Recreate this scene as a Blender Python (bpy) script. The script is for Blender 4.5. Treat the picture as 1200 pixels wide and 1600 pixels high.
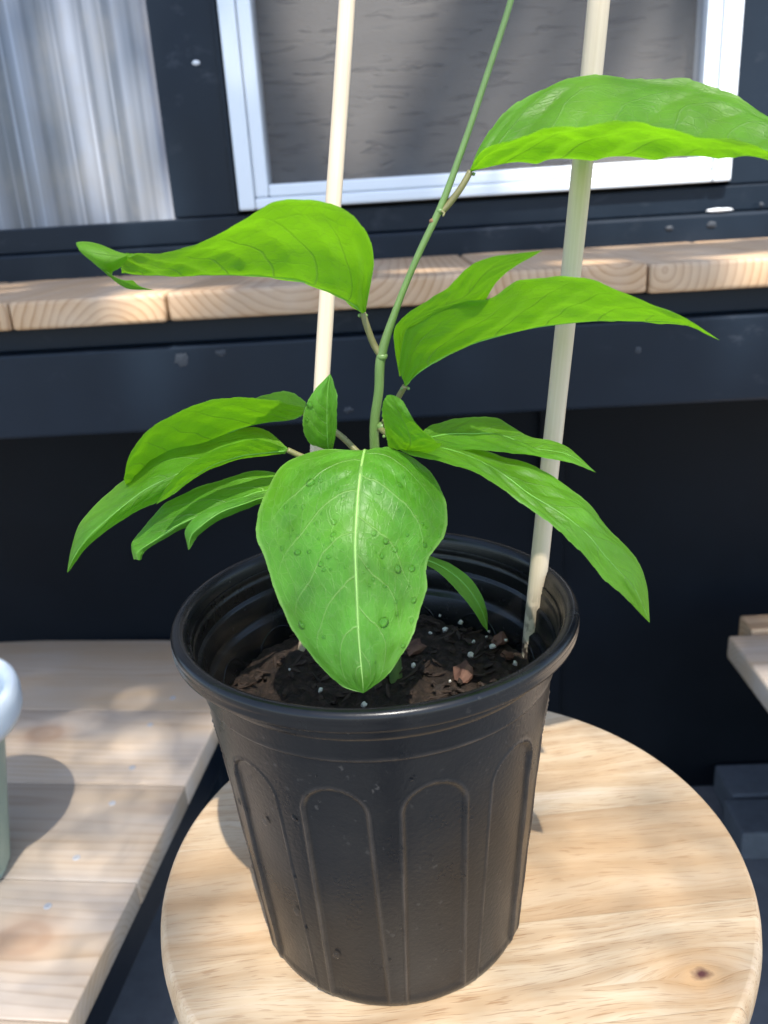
import bpy, bmesh, math, random
import numpy as np
from mathutils import Vector, Matrix
random.seed(7); np.random.seed(7)
for o in list(bpy.data.objects): bpy.data.objects.remove(o)
S = bpy.context.scene
COL = S.collection

# ------------------------------------------------------------------ camera
ZS = 0.547                                   # height of the stool top above the patio
F = 1301.0; PITCH = math.radians(19.768); ROLL = math.radians(-3.492); YAW = math.radians(2.147); HC = 0.3049
_f = np.array([0, math.cos(PITCH), -math.sin(PITCH)]); _r = np.array([1., 0, 0]); _u = np.cross(_r, _f)
_c, _s = math.cos(ROLL), math.sin(ROLL); _r, _u = _c*_r+_s*_u, -_s*_r+_c*_u
_Rz = np.array([[math.cos(YAW), -math.sin(YAW), 0], [math.sin(YAW), math.cos(YAW), 0], [0, 0, 1]])
_r, _u, _f = _Rz@_r, _Rz@_u, _Rz@_f
CAM = np.array([0, 0, HC+ZS])
def ray(x, y): return ((x-600)/F)*_r+((800-y)/F)*_u+_f
def atY(x, y, Y): d = ray(x, y); return CAM+d*(Y/d[1])
def atZ(x, y, z): d = ray(x, y); return CAM+d*((z-CAM[2])/d[2])
cam = bpy.data.cameras.new('camera'); co = bpy.data.objects.new('camera', cam); COL.objects.link(co)
M = Matrix(((_r[0], _u[0], -_f[0], CAM[0]), (_r[1], _u[1], -_f[1], CAM[1]), (_r[2], _u[2], -_f[2], CAM[2]), (0, 0, 0, 1)))
co.matrix_world = M
cam.sensor_fit = 'HORIZONTAL'; cam.sensor_width = 36; cam.lens = 36*F/1200
cam.clip_start = 0.01; cam.clip_end = 500
cam.dof.use_dof = True; cam.dof.focus_distance = 0.325; cam.dof.aperture_fstop = 19
S.camera = co

# ------------------------------------------------------------------ light
SUN = Vector((0.10, -0.47, 0.86)).normalized()
EL = math.asin(SUN.z); AZ = math.atan2(SUN.x, SUN.y)
w = bpy.data.worlds.new('World'); S.world = w; w.use_nodes = True
nt = w.node_tree; nt.nodes.clear()
sk = nt.nodes.new('ShaderNodeTexSky'); sk.sky_type = 'NISHITA'; sk.sun_disc = False
sk.sun_elevation = EL; sk.sun_rotation = AZ; sk.air_density = 1.0; sk.dust_density = 1.0
bg = nt.nodes.new('ShaderNodeBackground'); bg.inputs[1].default_value = 0.135
ow = nt.nodes.new('ShaderNodeOutputWorld')
nt.links.new(sk.outputs[0], bg.inputs[0]); nt.links.new(bg.outputs[0], ow.inputs[0])
sl = bpy.data.lights.new('sun', 'SUN'); sl.energy = 4.3; sl.angle = math.radians(.55); sl.color = (1, .955, .88)
so = bpy.data.objects.new('sun', sl); COL.objects.link(so)
so.rotation_euler = SUN.to_track_quat('Z', 'Y').to_euler(); so.location = (1, -2, 5)
S.view_settings.view_transform = 'Standard'; S.view_settings.look = 'None'
S.view_settings.exposure = 1.6; S.view_settings.gamma = 1
S.render.engine = 'CYCLES'; S.cycles.max_bounces = 10; S.cycles.transparent_max_bounces = 12
S.cycles.transmission_bounces = 8; S.cycles.caustics_reflective = False

# ------------------------------------------------------------------ helpers
def link(name, me, mat=None, parent=None, loc=None, rot=None, smooth=False):
    o = bpy.data.objects.new(name, me); COL.objects.link(o)
    if mat is not None and me is not None:
        me.materials.clear(); me.materials.append(mat)
    if parent is not None: o.parent = parent
    if loc is not None: o.location = loc
    if rot is not None: o.rotation_euler = rot
    if smooth and me is not None:
        for p in me.polygons: p.use_smooth = True
    return o
def tag(o, label, cat, group=None, kind=None):
    o['label'] = label; o['category'] = cat
    if group: o['group'] = group
    if kind: o['kind'] = kind
    return o
def empty(name, loc, rz=0):
    o = bpy.data.objects.new(name, None); COL.objects.link(o); o.location = loc; o.rotation_euler = (0, 0, rz)
    o.empty_display_size = .02
    return o
def mesh(name, v, f):
    me = bpy.data.meshes.new(name); me.from_pydata([tuple(map(float, p)) for p in v], [], f); me.update(); return me
def box_mesh(name, sx, sy, sz, bev=0.002, seg=2, cuts=0, rough=0.0):
    """box centred in x and y, z from 0 to sz"""
    bm = bmesh.new(); bmesh.ops.create_cube(bm, size=1)
    for v in bm.verts: v.co = Vector((v.co.x*sx, v.co.y*sy, (v.co.z+.5)*sz))
    if cuts:
        es = [e for e in bm.edges if abs((e.verts[0].co-e.verts[1].co).x) > sx*.5]
        bmesh.ops.subdivide_edges(bm, edges=es, cuts=cuts)
    if bev: 
        es = [e for e in bm.edges if len(e.link_faces) == 2 and e.calc_face_angle(0) > .5]
        bmesh.ops.bevel(bm, geom=es, offset=bev, segments=seg, affect='EDGES', profile=.6)
    if rough:
        for v in bm.verts: v.co += Vector([random.uniform(-rough, rough) for _ in range(3)])
    bmesh.ops.recalc_face_normals(bm, faces=bm.faces)
    me = bpy.data.meshes.new(name); bm.to_mesh(me); bm.free()
    return me
def box(name, x0, x1, y0, y1, z0, z1, mat, parent=None, bev=.002, seg=2, origin=(0, 0, 0)):
    me = box_mesh(name, x1-x0, y1-y0, z1-z0, bev, seg)
    o = link(name, me, mat, parent, ((x0+x1)/2-origin[0], (y0+y1)/2-origin[1], z0-origin[2]))
    return o
def lathe(name, prof, n=96, cap=False):
    v = []; f = []; m = len(prof)
    for i in range(n):
        a = 2*math.pi*i/n
        for r, z in prof: v.append((r*math.cos(a), r*math.sin(a), z))
    for i in range(n):
        j = (i+1) % n
        for k in range(m-1): f.append((i*m+k, j*m+k, j*m+k+1, i*m+k+1))
    return mesh(name, v, f)
def cr(P, t):
    """Catmull-Rom through the rows of P, t in 0..1 (uniform)"""
    P = np.asarray(P, float); n = len(P)-1; x = min(max(t, 0), 1)*n; i = min(int(x), n-1); s = x-i
    p1, p2 = P[i], P[i+1]; p0 = P[i-1] if i > 0 else 2*p1-p2; p3 = P[i+2] if i+2 <= n else 2*p2-p1
    return .5*((2*p1)+(-p0+p2)*s+(2*p0-5*p1+4*p2-p3)*s*s+(-p0+3*p1-3*p2+p3)*s**3)
def tube(name, pts, radii, n=10, seg=24, cap=True):
    pts = [cr(pts, i/seg) for i in range(seg+1)]; rad = [float(cr([[r] for r in radii], i/seg)[0]) for i in range(seg+1)]
    v = []; f = []; up = None
    for i, p in enumerate(pts):
        t = Vector(pts[min(i+1, seg)])-Vector(pts[max(i-1, 0)]); t.normalize()
        if up is None: up = t.orthogonal().normalized()
        up = (up-t*up.dot(t)).normalized(); b = t.cross(up)
        for k in range(n):
            a = 2*math.pi*k/n; v.append(Vector(p)+(up*math.cos(a)+b*math.sin(a))*rad[i])
    for i in range(seg):
        for k in range(n):
            k2 = (k+1) % n; f.append((i*n+k, i*n+k2, (i+1)*n+k2, (i+1)*n+k))
    if cap: f.append(tuple(range(n))[::-1]); f.append(tuple(range(seg*n, seg*n+n)))
    return mesh(name, v, f)
def h3(a, b, c):
    x = math.sin(a*127.1+b*311.7+c*74.7)*43758.5453; return x-math.floor(x)
from mathutils import noise as mnoise
def nz(x, y, z=0): return mnoise.noise(Vector((x, y, z)))

# ------------------------------------------------------------------ materials
class N:
    def __init__(s, name):
        s.m = bpy.data.materials.new(name); s.m.use_nodes = True; s.t = s.m.node_tree; s.t.nodes.clear()
        s.out = s.t.nodes.new('ShaderNodeOutputMaterial')
    def n(s, ty, **kw):
        d = s.t.nodes.new('ShaderNode'+ty)
        for k, v in kw.items(): setattr(d, k, v)
        return d
    def l(s, a, b): s.t.links.new(a, b)
    def put(s, sock, v):
        if isinstance(v, bpy.types.NodeSocket): s.l(v, sock)
        else: sock.default_value = v
    def math(s, op, a, b=0., c=None):
        d = s.n('Math', operation=op); s.put(d.inputs[0], a); s.put(d.inputs[1], b)
        if c is not None: s.put(d.inputs[2], c)
        return d.outputs[0]
    def noise(s, vec, scale, detail=4, rough=.55, dist=0.):
        d = s.n('TexNoise'); s.l(vec, d.inputs['Vector']); d.inputs['Scale'].default_value = scale
        d.inputs['Detail'].default_value = detail; d.inputs['Roughness'].default_value = rough; d.inputs['Distortion'].default_value = dist
        return d.outputs['Fac']
    def ramp(s, fac, stops):
        d = s.n('ValToRGB'); s.l(fac, d.inputs[0]); e = d.color_ramp.elements
        while len(e) < len(stops): e.new(.5)
        for i, (p, c) in enumerate(stops):
            e[i].position = p; e[i].color = (c[0], c[1], c[2], 1) if isinstance(c, (tuple, list)) else (c, c, c, 1)
        return d.outputs[0]
    def mix(s, fac, a, b, mode='MIX'):
        d = s.n('Mix', data_type='RGBA', blend_type=mode); s.put(d.inputs[0], fac)
        for i, v in ((6, a), (7, b)):
            if isinstance(v, bpy.types.NodeSocket): s.l(v, d.inputs[i])
            else: d.inputs[i].default_value = (v[0], v[1], v[2], 1)
        return d.outputs[2]
    def scale(s, vec, sc, off=(0, 0, 0)):
        d = s.n('Mapping'); s.l(vec, d.inputs[0]); d.inputs['Scale'].default_value = sc; d.inputs['Location'].default_value = off
        return d.outputs[0]
    def bump(s, h, strength=.3, dist=.001, normal=None):
        d = s.n('Bump'); s.l(h, d.inputs['Height']); d.inputs['Strength'].default_value = strength; d.inputs['Distance'].default_value = dist
        if normal is not None: s.l(normal, d.inputs['Normal'])
        return d.outputs[0]
    def pri(s, col, rough=.5, spec=.5, normal=None, **kw):
        p = s.n('BsdfPrincipled')
        if isinstance(col, bpy.types.NodeSocket): s.l(col, p.inputs['Base Color'])
        else: p.inputs['Base Color'].default_value = (col[0], col[1], col[2], 1)
        s.put(p.inputs['Roughness'], rough); p.inputs['Specular IOR Level'].default_value = spec
        if normal is not None: s.l(normal, p.inputs['Normal'])
        for k, v in kw.items(): p.inputs[k.replace('_', ' ')].default_value = v
        return p.outputs[0]
    def end(s, sh): s.l(sh, s.out.inputs[0]); return s.m
def objvec(g, jitter=True):
    tc = g.n('TexCoord').outputs['Object']
    if not jitter: return tc
    oi = g.n('ObjectInfo'); cx = g.n('CombineXYZ')
    g.l(g.math('MULTIPLY', oi.outputs['Random'], 37.), cx.inputs[0]); g.l(g.math('MULTIPLY', oi.outputs['Random'], 11.), cx.inputs[1])
    a = g.n('VectorMath', operation='ADD'); g.l(tc, a.inputs[0]); g.l(cx.outputs[0], a.inputs[1])
    return a.outputs[0]

def mat_timber(name, light, dark, weather=(.5, .48, .45), wamt=.35, ring=190., rough=.6):
    """solid timber, growth rings round an axis along local X"""
    g = N(name); tc = g.n('TexCoord').outputs['Object']; oi = g.n('ObjectInfo'); rnd = oi.outputs['Random']
    jv = objvec(g)
    sx = g.n('SeparateXYZ'); g.l(tc, sx.inputs[0])
    wob = g.noise(g.scale(jv, (2.5, 14, 14)), 1., 2, .5)
    r2 = g.math('FRACT', g.math('MULTIPLY', rnd, 7.31))
    y = g.math('ADD', sx.outputs[1], g.math('MULTIPLY', g.math('SUBTRACT', rnd, .5), .13))
    z = g.math('ADD', sx.outputs[2], g.math('SUBTRACT', g.math('MULTIPLY', r2, .14), .08))
    z = g.math('ADD', z, g.math('MULTIPLY', g.math('SUBTRACT', wob, .5), .03))
    rr = g.math('SQRT', g.math('ADD', g.math('MULTIPLY', y, y), g.math('MULTIPLY', z, z)))
    fine = g.noise(g.scale(jv, (20, 300, 300)), 1., 3, .6)
    ph = g.math('FRACT', g.math('ADD', g.math('MULTIPLY', rr, ring), g.math('MULTIPLY', wob, 1.2)))
    band = g.ramp(ph, [(0., 0.), (.55, .25), (.86, 1.), (1., .0)])
    cloud = g.noise(g.scale(jv, (4, 18, 18)), 1., 3, .6)
    c = g.mix(g.math('MULTIPLY', band, .8), light, dark)
    c = g.mix(g.math('MULTIPLY', fine, .22), c, dark)
    c = g.mix(g.math('MULTIPLY', g.ramp(cloud, [(.35, 0.), (.7, 1.)]), wamt), c, weather)
    kn = g.n('Attribute', attribute_type='OBJECT', attribute_name='["knot"]').outputs['Vector']
    d = g.n('VectorMath', operation='SUBTRACT'); g.l(tc, d.inputs[0]); g.l(kn, d.inputs[1]); dm = g.n('VectorMath', operation='MULTIPLY'); g.l(d.outputs[0], dm.inputs[0]); dm.inputs[1].default_value = (.75, 1., 0)
    dl = g.n('VectorMath', operation='LENGTH'); g.l(dm.outputs[0], dl.inputs[0]); kd = g.math('ADD', dl.outputs['Value'], g.math('MULTIPLY', g.math('SUBTRACT', cloud, .5), .012))
    kr = g.ramp(kd, [(0., .75), (.010, .6), (.014, .95), (.017, .5), (.034, 0.)]); c = g.mix(g.math('MULTIPLY', kr, .8), c, (.30, .17, .10))
    hv = g.n('HueSaturation'); g.l(c, hv.inputs['Color'])
    g.l(g.math('ADD', .86, g.math('MULTIPLY', r2, .26)), hv.inputs['Value']); hv.inputs['Hue'].default_value = .5
    nrm = g.bump(g.math('ADD', g.math('MULTIPLY', band, -.5), fine), .25, .0006)
    return g.end(g.pri(hv.outputs[0], rough, .35, nrm))
def mat_paint(name, base, rough=.42, grain=(3, 60, 60), marks=True, spec=.5):
    g = N(name); jv = objvec(g)
    gr = g.noise(g.scale(jv, grain), 1., 4, .6); big = g.noise(jv, 6., 3, .6)
    c = g.mix(g.math('MULTIPLY', g.ramp(big, [(.35, 0.), (.75, 1.)]), .5), base, tuple(b*1.7+.004 for b in base))
    if marks:   # chalky scuffs
        sc = g.noise(g.scale(jv, (26, 26, 40)), 1., 5, .7, .4); sc2 = g.noise(jv, 4.3, 2, .5)
        k = g.math('MULTIPLY', g.ramp(sc, [(.56, 0.), (.72, 1.)]), g.ramp(sc2, [(.48, 0.), (.62, 1.)]))
        c = g.mix(g.math('MULTIPLY', k, .22), c, (.10, .11, .13))
    rg = g.math('ADD', rough-.08, g.math('MULTIPLY', big, .2))
    return g.end(g.pri(c, rg, spec, g.bump(gr, .2, .0008)))
def mat_plain(name, col, rough=.5, spec=.5, var=.12, scale=30., bump=.1):
    g = N(name); jv = objvec(g); a = g.noise(jv, scale, 4, .6)
    c = g.mix(a, tuple(x*(1-var) for x in col), tuple(min(1, x*(1+var)) for x in col))
    return g.end(g.pri(c, rough, spec, g.bump(a, bump, .0005)))

MT = {}
MT['pine'] = mat_timber('pine', (.50, .335, .195), (.29, .155, .068), (.50, .40, .30), .45, 135.)
MT['greypine'] = mat_timber('greypine', (.52, .40, .28), (.38, .255, .15), (.50, .44, .38), .8, 150.)
MT['blackpaint'] = mat_paint('blackpaint', (.003, .0075, .0145), .42, spec=.22)
MT['blackshade'] = mat_paint('blackshade', (.0018, .0036, .0065), .6, marks=False, spec=.12)  # darker copy of the black paint, shade under the ledge put into it
MT['whitevinyl'] = mat_plain('whitevinyl', (.66, .69, .72), .35, .5, .03, 12., .03)
MT['concrete'] = mat_plain('concrete', (.13, .14, .155), .8, .3, .3, 40., .5)
MT['paver'] = mat_plain('paver', (.10, .115, .135), .75, .3, .3, 60., .5)
MT['steel'] = mat_plain('steel', (.35, .36, .38), .35, .5, .2, 200., .1)
MT['teal'] = mat_plain('teal', (.32, .48, .46), .45, .5, .12, 25., .15)
MT['tealrim'] = mat_plain('tealrim', (.62, .68, .72), .4, .5, .12, 40., .15)
MT['perlite'] = mat_plain('perlite', (.56, .53, .47), .9, .2, .1, 400., .4)
MT['dowel'] = None

def mat_dowel():
    g = N('dowel'); jv = objvec(g)
    a = g.noise(g.scale(jv, (900, 900, 14)), 1., 4, .6); b = g.noise(g.scale(jv, (60, 60, 9)), 1., 3, .6)
    c = g.mix(a, (.52, .41, .275), (.74, .63, .475)); c = g.mix(g.math('MULTIPLY', b, .5), c, (.48, .36, .23))
    sz = g.n('SeparateXYZ'); g.l(g.n('TexCoord').outputs['Object'], sz.inputs[0])
    # damp soil smears close to the earth
    low = g.math('SUBTRACT', 1., g.math('MULTIPLY', sz.outputs[2], 16.)); sp = g.noise(g.scale(jv, (260, 260, 120)), 1., 4, .6)
    k = g.math('MULTIPLY', g.ramp(low, [(.05, 0.), (.5, 1.)]), g.ramp(sp, [(.46, 0.), (.56, 1.)]))
    c = g.mix(k, c, (.05, .035, .025))
    return g.end(g.pri(c, .6, .3, g.bump(a, .35, .0003)))
MT['dowel'] = mat_dowel()

def mat_seat():
    """pale hardwood with short dark pores, grain along local X; per-board tint"""
    g = N('seatwood'); tc = g.n('TexCoord').outputs['Object']; oi = g.n('ObjectInfo'); jv = objvec(g)
    at = g.n('Attribute', attribute_type='OBJECT', attribute_name='["tint"]').outputs['Fac']
    kn = g.n('Attribute', attribute_type='OBJECT', attribute_name='["knot"]').outputs['Vector']
    d = g.n('VectorMath', operation='SUBTRACT'); g.l(tc, d.inputs[0]); g.l(kn, d.inputs[1])
    dm = g.n('VectorMath', operation='MULTIPLY'); g.l(d.outputs[0], dm.inputs[0]); dm.inputs[1].default_value = (.8, 1., 0)
    dl = g.n('VectorMath', operation='LENGTH'); g.l(dm.outputs[0], dl.inputs[0]); kd = dl.outputs['Value']
    infl = g.math('POWER', 2.718, g.math('MULTIPLY', kd, -75.))
    warp = g.noise(g.scale(jv, (7, 26, 26)), 1., 2, .5)
    # coordinates bent round the knot
    sx = g.n('SeparateXYZ'); g.l(jv, sx.inputs[0]); sd = g.n('SeparateXYZ'); g.l(d.outputs[0], sd.inputs[0])
    yb = g.math('ADD', sx.outputs[1], g.math('MULTIPLY', g.math('SUBTRACT', warp, .5), .028))
    yb = g.math('SUBTRACT', yb, g.math('MULTIPLY', g.math('MULTIPLY', infl, g.math('SIGN', sd.outputs[1])), .014))
    cb = g.n('CombineXYZ'); g.l(sx.outputs[0], cb.inputs[0]); g.l(yb, cb.inputs[1]); g.l(sx.outputs[2], cb.inputs[2])
    v = cb.outputs[0]
    broad = g.noise(g.scale(v, (4, 85, 60)), 1., 3, .55); fine = g.noise(g.scale(v, (38, 560, 500)), 1., 3, .6)
    pore = g.noise(g.scale(v, (75, 1150, 900)), 1., 2, .5); patch = g.noise(g.scale(v, (14, 30, 30)), 1., 3, .6)
    c = g.ramp(broad, [(.25, (.34, .22, .12)), (.42, (.46, .33, .20)), (.55, (.55, .43, .285)), (.75, (.63, .52, .38))])
    c = g.mix(g.math('MULTIPLY', g.ramp(patch, [(.4, 0.), (.7, 1.)]), .45), c, (.40, .26, .13))
    c = g.mix(g.math('MULTIPLY', g.ramp(fine, [(.50, 0.), (.68, 1.)]), .42), c, (.40, .24, .115))
    pm = g.math('MULTIPLY', g.ramp(pore, [(.57, 0.), (.64, 1.)]), g.ramp(broad, [(.35, 1.), (.7, .35)]))
    c = g.mix(g.math('MULTIPLY', pm, .62), c, (.24, .125, .055))
    c = g.mix(at, c, (.41, .26, .135))
    # knot
    ringn = g.math('ADD', kd, g.math('MULTIPLY', g.math('SUBTRACT', g.noise(jv, 120., 3, .6), .5), .008))
    halo = g.ramp(ringn, [(0., (.95, .95, .95)), (.010, (.75, .75, .75)), (.022, (0, 0, 0))])
    c = g.mix(g.math('MULTIPLY', halo, .62), c, (.40, .215, .08))
    core = g.ramp(ringn, [(0., 1.), (.0028, 1.), (.0038, 0.)]); rim = g.ramp(ringn, [(.0034, 0.), (.0046, 1.), (.0064, 0.)])
    c = g.mix(g.math('MULTIPLY', rim, .6), c, (.72, .42, .18)); c = g.mix(core, c, (.10, .035, .03))
    return g.end(g.pri(c, .42, .4, g.bump(g.math('SUBTRACT', g.math('MULTIPLY', fine, .4), pm), .22, .0005)))
MT['seat'] = mat_seat()

def mat_leaf(name, top, vein, trans, tamt=.5, rough=.42, vk=.20):
    g = N(name); uv = g.n('UVMap').outputs[0]; s = g.n('SeparateXYZ'); g.l(uv, s.inputs[0])
    u = s.outputs[0]; v = s.outputs[1]; av = g.math('ABSOLUTE', v)
    wn = g.noise(uv, 1.6, 1, .4); wf_ = g.noise(uv, 9., 2, .5)
    # arching side veins leaving the midrib
    ph = g.math('SUBTRACT', g.math('MULTIPLY', u, 6.5), g.math('MULTIPLY', g.math('POWER', av, 1.25), 2.0))
    ph = g.math('ADD', ph, g.math('MULTIPLY', g.math('SUBTRACT', wn, .5), 1.0)); ph = g.math('ADD', ph, g.math('MULTIPLY', g.math('SUBTRACT', wf_, .5), .10))
    ph = g.math('ADD', ph, g.math('MULTIPLY', g.math('SIGN', v), .22))
    dv = g.math('ABSOLUTE', g.math('SUBTRACT', g.math('FRACT', ph), .5))
    lat = g.ramp(dv, [(0., 1.), (.012, .8), (.035, 0.)])
    lat = g.math('MULTIPLY', lat, g.ramp(av, [(.0, 1.), (.6, .7), (.92, 0.)]))
    mid = g.ramp(av, [(0., 1.), (.014, .9), (.035, 0.)])
    # cross veins between the side veins, then the fine net
    ph2 = g.math('ADD', g.math('MULTIPLY', av, 7.), g.math('ADD', g.math('MULTIPLY', u, 2.5), g.math('MULTIPLY', wf_, 1.6)))
    d2 = g.math('ABSOLUTE', g.math('SUBTRACT', g.math('FRACT', ph2), .5)); crs = g.ramp(d2, [(0., 1.), (.05, 0.)])
    vo = g.n('TexVoronoi', feature='DISTANCE_TO_EDGE'); g.l(g.scale(uv, (13, 6, 1)), vo.inputs['Vector']); vo.inputs['Scale'].default_value = 2.2
    ret = g.ramp(vo.outputs['Distance'], [(0., 1.), (.07, 0.)])
    vv = g.math('MAXIMUM', lat, mid)
    oc = g.n('TexCoord').outputs['Object']; mott = g.noise(oc, 55., 4, .6); peb = g.noise(oc, 420., 3, .55); bub = g.noise(oc, 150., 2, .5)
    dk = tuple(x*.55 for x in top)
    hue = g.noise(oc, 17., 3, .6)
    c = g.mix(g.ramp(mott, [(.3, 0.), (.7, 1.)]), dk, top); c = g.mix(g.math('MULTIPLY', g.ramp(hue, [(.45, 0.), (.7, 1.)]), .5), c, (top[0]*1.5, top[1]*1.02, top[2]*.7))
    spk = g.noise(oc, 700., 2, .5); c = g.mix(g.math('MULTIPLY', g.ramp(spk, [(.70, 0.), (.76, 1.)]), .35), c, (.30, .34, .12))
    c = g.mix(g.math('MULTIPLY', vv, vk), c, vein); c = g.mix(g.math('MULTIPLY', g.math('MAXIMUM', ret, g.math('MULTIPLY', crs, .8)), .09), c, vein)
    fine = g.math('ADD', g.math('MULTIPLY', ret, .12), g.math('MULTIPLY', crs, .22))
    ht = g.math('ADD', g.math('MULTIPLY', peb, .22), g.math('MULTIPLY', bub, .9))
    ht = g.math('SUBTRACT', ht, g.math('ADD', g.math('MULTIPLY', vv, .8), fine))
    nrm = g.bump(ht, .6, .0006)
    rg = g.math('ADD', rough-.10, g.math('MULTIPLY', mott, .22))
    ed = g.ramp(av, [(.955, 0.), (.985, 1.)]); c = g.mix(g.math('MULTIPLY', ed, .22), c, vein)
    p = g.pri(c, rg, .42, nrm)
    t = g.n('BsdfTranslucent'); g.l(nrm, t.inputs['Normal'])
    tcol = g.mix(g.math('MULTIPLY', vv, .75), trans, tuple(x*.35 for x in trans)); tcol = g.mix(g.math('MULTIPLY', g.math('MAXIMUM', ret, crs), .36), tcol, tuple(x*.5 for x in trans))
    tcol = g.mix(g.math('MULTIPLY', g.ramp(mott, [(.3, 0.), (.7, 1.)]), .45), tcol, tuple(x*.62 for x in trans))
    g.l(tcol, t.inputs['Color'])
    mx = g.n('MixShader'); mx.inputs[0].default_value = tamt; g.l(p, mx.inputs[1]); g.l(t.outputs[0], mx.inputs[2])
    return g.end(mx.outputs[0])
MT['leaf'] = mat_leaf('leaf', (.135, .39, .022), (.40, .62, .18), (.28, .64, .008), .50)
MT['leafdeep'] = mat_leaf('leafdeep', (.10, .335, .022), (.42, .64, .20), (.20, .50, .008), .38, .42, .40)
MT['stem'] = mat_plain('stem', (.135, .22, .06), .4, .5, .25, 120., .2)
MT['petiole'] = mat_plain('petiole', (.18, .165, .065), .45, .5, .3, 150., .2)
MT['ribpale'] = mat_plain('ribpale', (.27, .48, .11), .45, .4, .15, 200., .1)
MT['midrib'] = mat_plain('midrib', (.17, .40, .06), .45, .4, .15, 200., .1)
MT['scab'] = mat_plain('scab', (.20, .10, .05), .7, .3, .3, 300., .3)
def mat_water(tint=(.93, 1., .84, 1)):
    g = N('water'); t = g.n('BsdfTransparent'); t.inputs[0].default_value = tint; gl = g.n('BsdfGlossy'); gl.inputs['Roughness'].default_value = .02
    fr = g.n('Fresnel'); fr.inputs[0].default_value = 1.28
    mx = g.n('MixShader'); g.l(fr.outputs[0], mx.inputs[0]); g.l(t.outputs[0], mx.inputs[1]); g.l(gl.outputs[0], mx.inputs[2])
    return g.end(mx.outputs[0])
MT['water'] = mat_water(); MT['clearwater'] = mat_water((.9, .92, .95, 1))
def mat_pot(name, rough, grainy):
    g = N(name); oc = g.n('TexCoord').outputs['Object']
    b = g.noise(oc, 45., 4, .65); gr = g.noise(oc, 620., 3, .6); sp = g.noise(oc, 260., 2, .5); big = g.noise(oc, 18., 3, .6)
    c = g.mix(g.ramp(b, [(.3, 0.), (.75, 1.)]), (.003, .0034, .0042), (.009, .0088, .0085))
    sm = g.math('MULTIPLY', g.ramp(sp, [(.66, 0.), (.74, 1.)]), g.ramp(big, [(.45, 0.), (.65, 1.)]))
    c = g.mix(g.math('MULTIPLY', sm, .35), c, (.12, .11, .10))
    wr = g.n('Attribute', attribute_name='ridge_tone').outputs['Fac']; c = g.mix(g.math('MULTIPLY', wr, g.ramp(b, [(.35, .05), (.65, .42)])), c, (.13, .105, .085))  # paler tone along flute ridges, shoulder and under-rim line
    stool_refl = g.n('SeparateXYZ'); g.l(oc, stool_refl.inputs[0]); dz = g.math('MULTIPLY', g.ramp(stool_refl.outputs[2], [(.0, 1.), (.06, 0.)]), g.ramp(big, [(.3, .2), (.7, 1.)])); c = g.mix(g.math('MULTIPLY', dz, .35), c, (.045, .042, .040))  # paler towards the base: the stool's reflection painted into the colour
    rg = g.math('ADD', rough-.05, g.math('MULTIPLY', b, .14))
    return g.end(g.pri(c, rg, .36, g.bump(gr, .35 if grainy else .1, .0004 if grainy else .0002)))
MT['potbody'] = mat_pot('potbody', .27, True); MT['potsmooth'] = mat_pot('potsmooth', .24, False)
def mat_soil():
    g = N('soil'); oc = g.n('TexCoord').outputs['Object']; a = g.noise(oc, 260., 6, .75); b = g.noise(oc, 60., 3, .6)
    c = g.ramp(a, [(.3, (.008, .006, .005)), (.5, (.028, .018, .012)), (.72, (.075, .045, .030))]); c = g.mix(g.math('MULTIPLY', b, .3), c, (.02, .013, .01))
    return g.end(g.pri(c, .8, .3, g.bump(a, 1., .0025)))
MT['soil'] = mat_soil()
def mat_bark(name, a_, b_):
    g = N(name); jv = objvec(g); a = g.noise(g.scale(jv, (90, 400, 400)), 1., 4, .65)
    c = g.ramp(a, [(.3, a_), (.7, b_)]); return g.end(g.pri(c, .75, .3, g.bump(a, .6, .0006)))
MT['bark'] = mat_bark('bark', (.008, .0055, .004), (.05, .030, .020)); MT['barkred'] = mat_bark('barkred', (.07, .032, .022), (.16, .08, .052))
def mat_reflected_siding():
    """brown-grey embossed grain behind the screen, standing in for siding reflected in the glass"""
    g = N('reflected_siding'); tc = g.n('TexCoord').outputs['Object']
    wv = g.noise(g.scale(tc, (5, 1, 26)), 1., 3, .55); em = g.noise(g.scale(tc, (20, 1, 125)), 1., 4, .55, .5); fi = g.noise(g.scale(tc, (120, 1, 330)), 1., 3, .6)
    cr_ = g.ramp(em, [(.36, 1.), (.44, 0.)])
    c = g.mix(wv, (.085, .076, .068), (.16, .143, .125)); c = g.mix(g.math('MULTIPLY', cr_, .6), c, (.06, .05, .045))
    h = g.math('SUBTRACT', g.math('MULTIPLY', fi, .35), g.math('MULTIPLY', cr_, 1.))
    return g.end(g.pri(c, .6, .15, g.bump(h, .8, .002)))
MT['siding_refl'] = mat_reflected_siding()
def mat_screen():
    g = N('insect_screen'); tc = g.n('TexCoord').outputs['Object']; s = g.n('SeparateXYZ'); g.l(tc, s.inputs[0])
    a = g.math('ABSOLUTE', g.math('SINE', g.math('MULTIPLY', s.outputs[0], 1250.))); b = g.math('ABSOLUTE', g.math('SINE', g.math('MULTIPLY', s.outputs[2], 1250.)))
    k = g.math('MAXIMUM', g.ramp(a, [(.72, 0.), (.82, 1.)]), g.ramp(b, [(.72, 0.), (.82, 1.)]))
    p = g.pri((.12, .12, .123), .6, .15); t = g.n('BsdfTransparent')
    mx = g.n('MixShader'); g.l(g.math('ADD', .04, g.math('MULTIPLY', k, .48)), mx.inputs[0]); g.l(t.outputs[0], mx.inputs[1]); g.l(p, mx.inputs[2])
    return g.end(mx.outputs[0])
MT['screen'] = mat_screen()
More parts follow.
